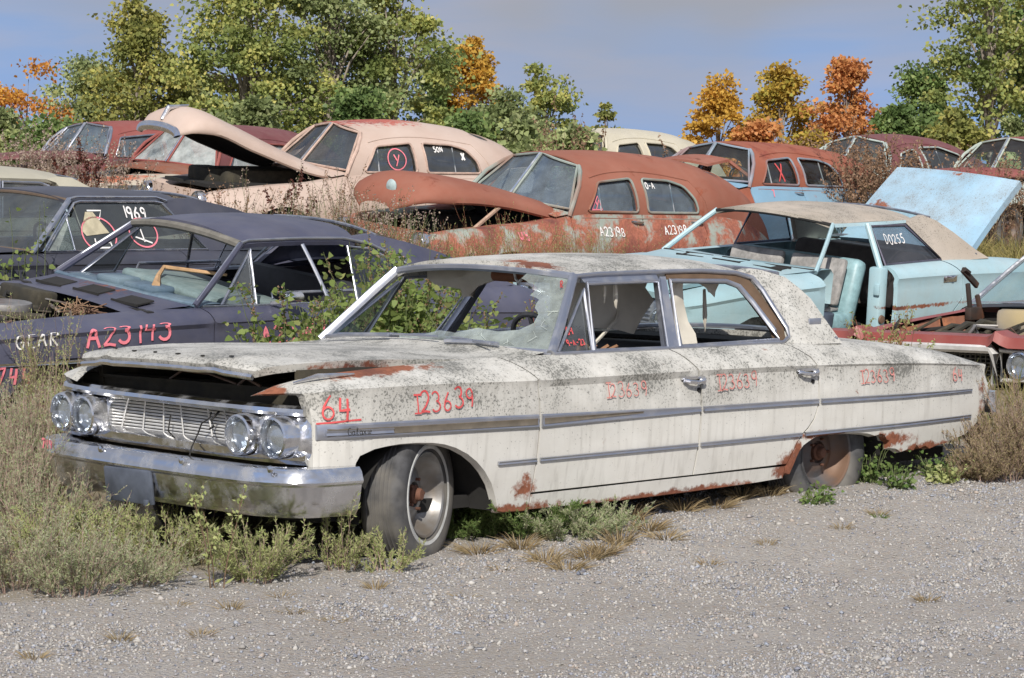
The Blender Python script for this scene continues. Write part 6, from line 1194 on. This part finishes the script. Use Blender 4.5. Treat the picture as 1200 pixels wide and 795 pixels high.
# ------------------------------------------------------------------ trees
BARK = plain('grey-brown bark', (.26, .22, .18), .9, var=.35, bump=.5)
FOGAIN = 2.6  # lightens the leaf colours in place of haze over the trees
_fo = foliage
def foliage_t(n_, cols, *a): g = [tuple(min(.75, c*FOGAIN) for c in q) for q in cols]; return _fo(n_, g, *a, big=1.1, bigcol=tuple(.8*c for c in g[2]))
FO = {'olive': foliage_t('olive leaves', [(.14, .145, .035), (.20, .185, .05), (.09, .10, .03), (.24, .205, .065), (.16, .155, .055)], .35, .5), 'green': foliage_t('green leaves', [(.085, .125, .038), (.13, .17, .055), (.055, .085, .028), (.18, .20, .08)], .35, .5),
      'pale': foliage_t('pale green leaves', [(.14, .17, .075), (.20, .22, .10), (.09, .11, .045), (.24, .24, .13)], .4, .5), 'orange': foliage_t('orange leaves', [(.30, .14, .025), (.36, .18, .03), (.24, .10, .025), (.28, .18, .045)], .4, .55),
      'yellow': foliage_t('yellow leaves', [(.25, .15, .025), (.23, .12, .022), (.29, .18, .035), (.18, .14, .03)], .4, .55), 'yellowgreen': foliage_t('turning leaves', [(.14, .14, .03), (.19, .155, .03), (.24, .155, .03), (.11, .115, .03)], .4, .55),
      'rust': foliage_t('rust leaves', [(.27, .095, .035), (.22, .12, .04), (.30, .13, .05), (.20, .14, .04)], .4, .55), 'goldgreen': foliage_t('gold-green leaves', [(.15, .165, .05), (.22, .21, .065), (.10, .125, .04), (.27, .24, .08)], .4, .5)}
def tree(px, d, top, wpx, mat, label, bare=.15, clumps=46, per=120, leaf=.08, name='tree', shape=.62, lean=0., trunk=.09, cat='tree', group=None, cl=.30, seed=None):
    r = ray(px, 300); x, y = CAMC.x+r.x*d, CAMC.y+r.y*d; g = gz(x, y); H = CAMC.z+ray(px, top).z*d-g; W = wpx/FPX*d/2
    o = tag(empty(name, (x, y, g-.05)), label, cat, group)
    cz = RNG.uniform(0, 1, clumps)**.85; prof = np.sin(np.pi*np.clip(cz*.92+.06, 0, 1)**shape)**.8; a = RNG.uniform(0, 6.283, clumps); rr = W*prof*np.sqrt(RNG.uniform(.12, 1, clumps))
    C = np.stack([rr*np.cos(a)+lean*cz*H, rr*np.sin(a)*.8, H*(bare+(1-bare)*cz*.97)], 1); C += RNG.normal(0, .10*W, C.shape)
    # trunk and limbs
    gs = [tube([(0, 0, 0), (.04*W, .02, H*.25), (lean*H*.5-.05*W, 0, H*.5), (lean*H*.8, 0, H*.88)], [trunk, trunk*.8, trunk*.5, trunk*.12], 8)]
    for i in range(0, clumps, 2):
        zb_ = max(H*bare*.6, C[i][2]*RNG.uniform(.45, .7)); b0 = Vector((lean*zb_, 0, zb_)); b1 = Vector(C[i]); md = b0.lerp(b1, .5)+Vector((0, 0, .06*H)); gs.append(tube([b0, md, b1], [trunk*.32, trunk*.2, .008], 5))
    mk('trunk', join(*gs), BARK, o, ang=60, weld=False)
    rad = cl*np.clip(W, .6, 2.0)*RNG.uniform(.40, 1.05, clumps); k = (per*RNG.uniform(.6, 1.3, clumps)).astype(int); k = (k*2.1).astype(int); I = np.repeat(np.arange(clumps), k); n = len(I)
    G = np.clip(RNG.normal(0, .46, (n, 3)), -1.2, 1.2)*np.array([1.15, 1.15, .58]); P = C[I]+G*rad[I][:, None]; P[:, 2] = np.maximum(P[:, 2], .1)
    D = unit(G+RNG.normal(0, .6, (n, 3))+np.array([0, 0, -.35])); sz = leaf*RNG.uniform(.6, 1.25, n); mk_np('crown', *leaf6(P, D, sz, sz*.9, .1), mat, o)
    return o
TR = [(35, 64, 72, 130, 'orange', 'orange maple at the far left of the tree line', .1, 34, 120), (110, 62, 62, 130, 'pale', 'pale green tree between the orange maple and the tall olive tree', .05, 40, 130), (165, 58, 8, 145, 'olive', 'tall olive-gold tree, first tall crown from the left', .08, 64, 130),
      (232, 60, 78, 120, 'pale', 'pale green tree filling the gap between the two tall left trees', .05, 40, 130), (292, 55, -40, 170, 'goldgreen', 'tall gold-green tree above the raised pinkish hood', .08, 84, 130), (385, 56, -60, 175, 'pale', 'tallest pale grey-green tree, its top out of the picture', .08, 88, 130), (462, 57, -25, 150, 'goldgreen', 'tall olive tree leaning right, above the pinkish roof', .08, 66, 130),
      (505, 60, 72, 110, 'green', 'mid green tree under the leaning olive tree', .05, 40, 130), (552, 61, 42, 92, 'yellow', 'golden-orange maple right of the big green trees', .08, 40, 130), (585, 59, 108, 120, 'pale', 'low pale green tree at the foot of the golden maple', .03, 34, 130), (640, 62, 68, 84, 'goldgreen', 'small ragged olive tree with open branches', .08, 30, 95),
      (712, 64, 110, 46, 'olive', 'tiny lone dark tree above the cream roof', .1, 16, 90), (842, 62, 96, 82, 'yellow', 'yellow maple, leftmost of the three small autumn maples', .1, 34, 130), (915, 62, 80, 92, 'yellowgreen', 'yellow-green maple in the middle of the three autumn maples', .08, 42, 130), (992, 61, 64, 88, 'rust', 'rust-orange maple, rightmost of the three autumn maples', .1, 42, 120),
      (1078, 60, 80, 100, 'green', 'dark green tree between the rust maple and the tall right tree', .05, 48, 130), (1158, 55, -70, 150, 'goldgreen', 'tall gold-green tree at the right with a pale forked trunk', .34, 46, 110), (1208, 57, -40, 120, 'green', 'tall dark tree cut by the right picture edge', .12, 60, 120)]
for px, d, top, wpx, mt, lab, bare, cl_, per in TR: tree(px, d, top, wpx*1.28, FO[mt], lab, bare, int(cl_*1.25), int(per*.72), trunk=.11 if top < 20 else .06, group='trees along the back of the yard')
for px, d, top, wpx, mt, lab in ((60, 50, 140, 140, 'green', 'low green shrub behind the maroon sedan at far left'), (200, 52, 128, 130, 'green', 'low green shrub left of the raised pinkish hood'), (300, 52, 118, 130, 'pale', 'low pale shrub behind the raised pinkish hood'), (420, 52, 108, 150, 'green', 'low green shrub behind the pinkish roof'), (545, 50, 128, 130, 'green', 'green shrub right of the pinkish roof'), (622, 39, 138, 120, 'pale', 'pale shrub left of the rust-orange roof'), (672, 39, 150, 60, 'pale', 'yellowing shrub left of the cream roof'),
      (820, 56, 158, 70, 'yellow', 'small yellow shrub at the foot of the yellow maple'), (885, 55, 140, 90, 'rust', 'rust shrub between yellow and yellow-green maple'), (955, 55, 142, 80, 'yellowgreen', 'yellow-green shrub left of the weedy maroon sedan'), (1050, 54, 120, 100, 'green', 'green shrub behind the weedy maroon sedan'), (1120, 52, 128, 110, 'olive', 'olive shrub below the tall right tree'), (1190, 52, 135, 90, 'pale', 'pale shrub behind the red-roofed sedan'), (0, 52, 120, 90, 'pale', 'pale shrub at the left picture edge')):
    tree(px, d, top, wpx, FO[mt], lab, .02, 34, 130, .085, 'shrub', .5, trunk=.03, cat='shrub', group='shrubs behind the back row', cl=.34)
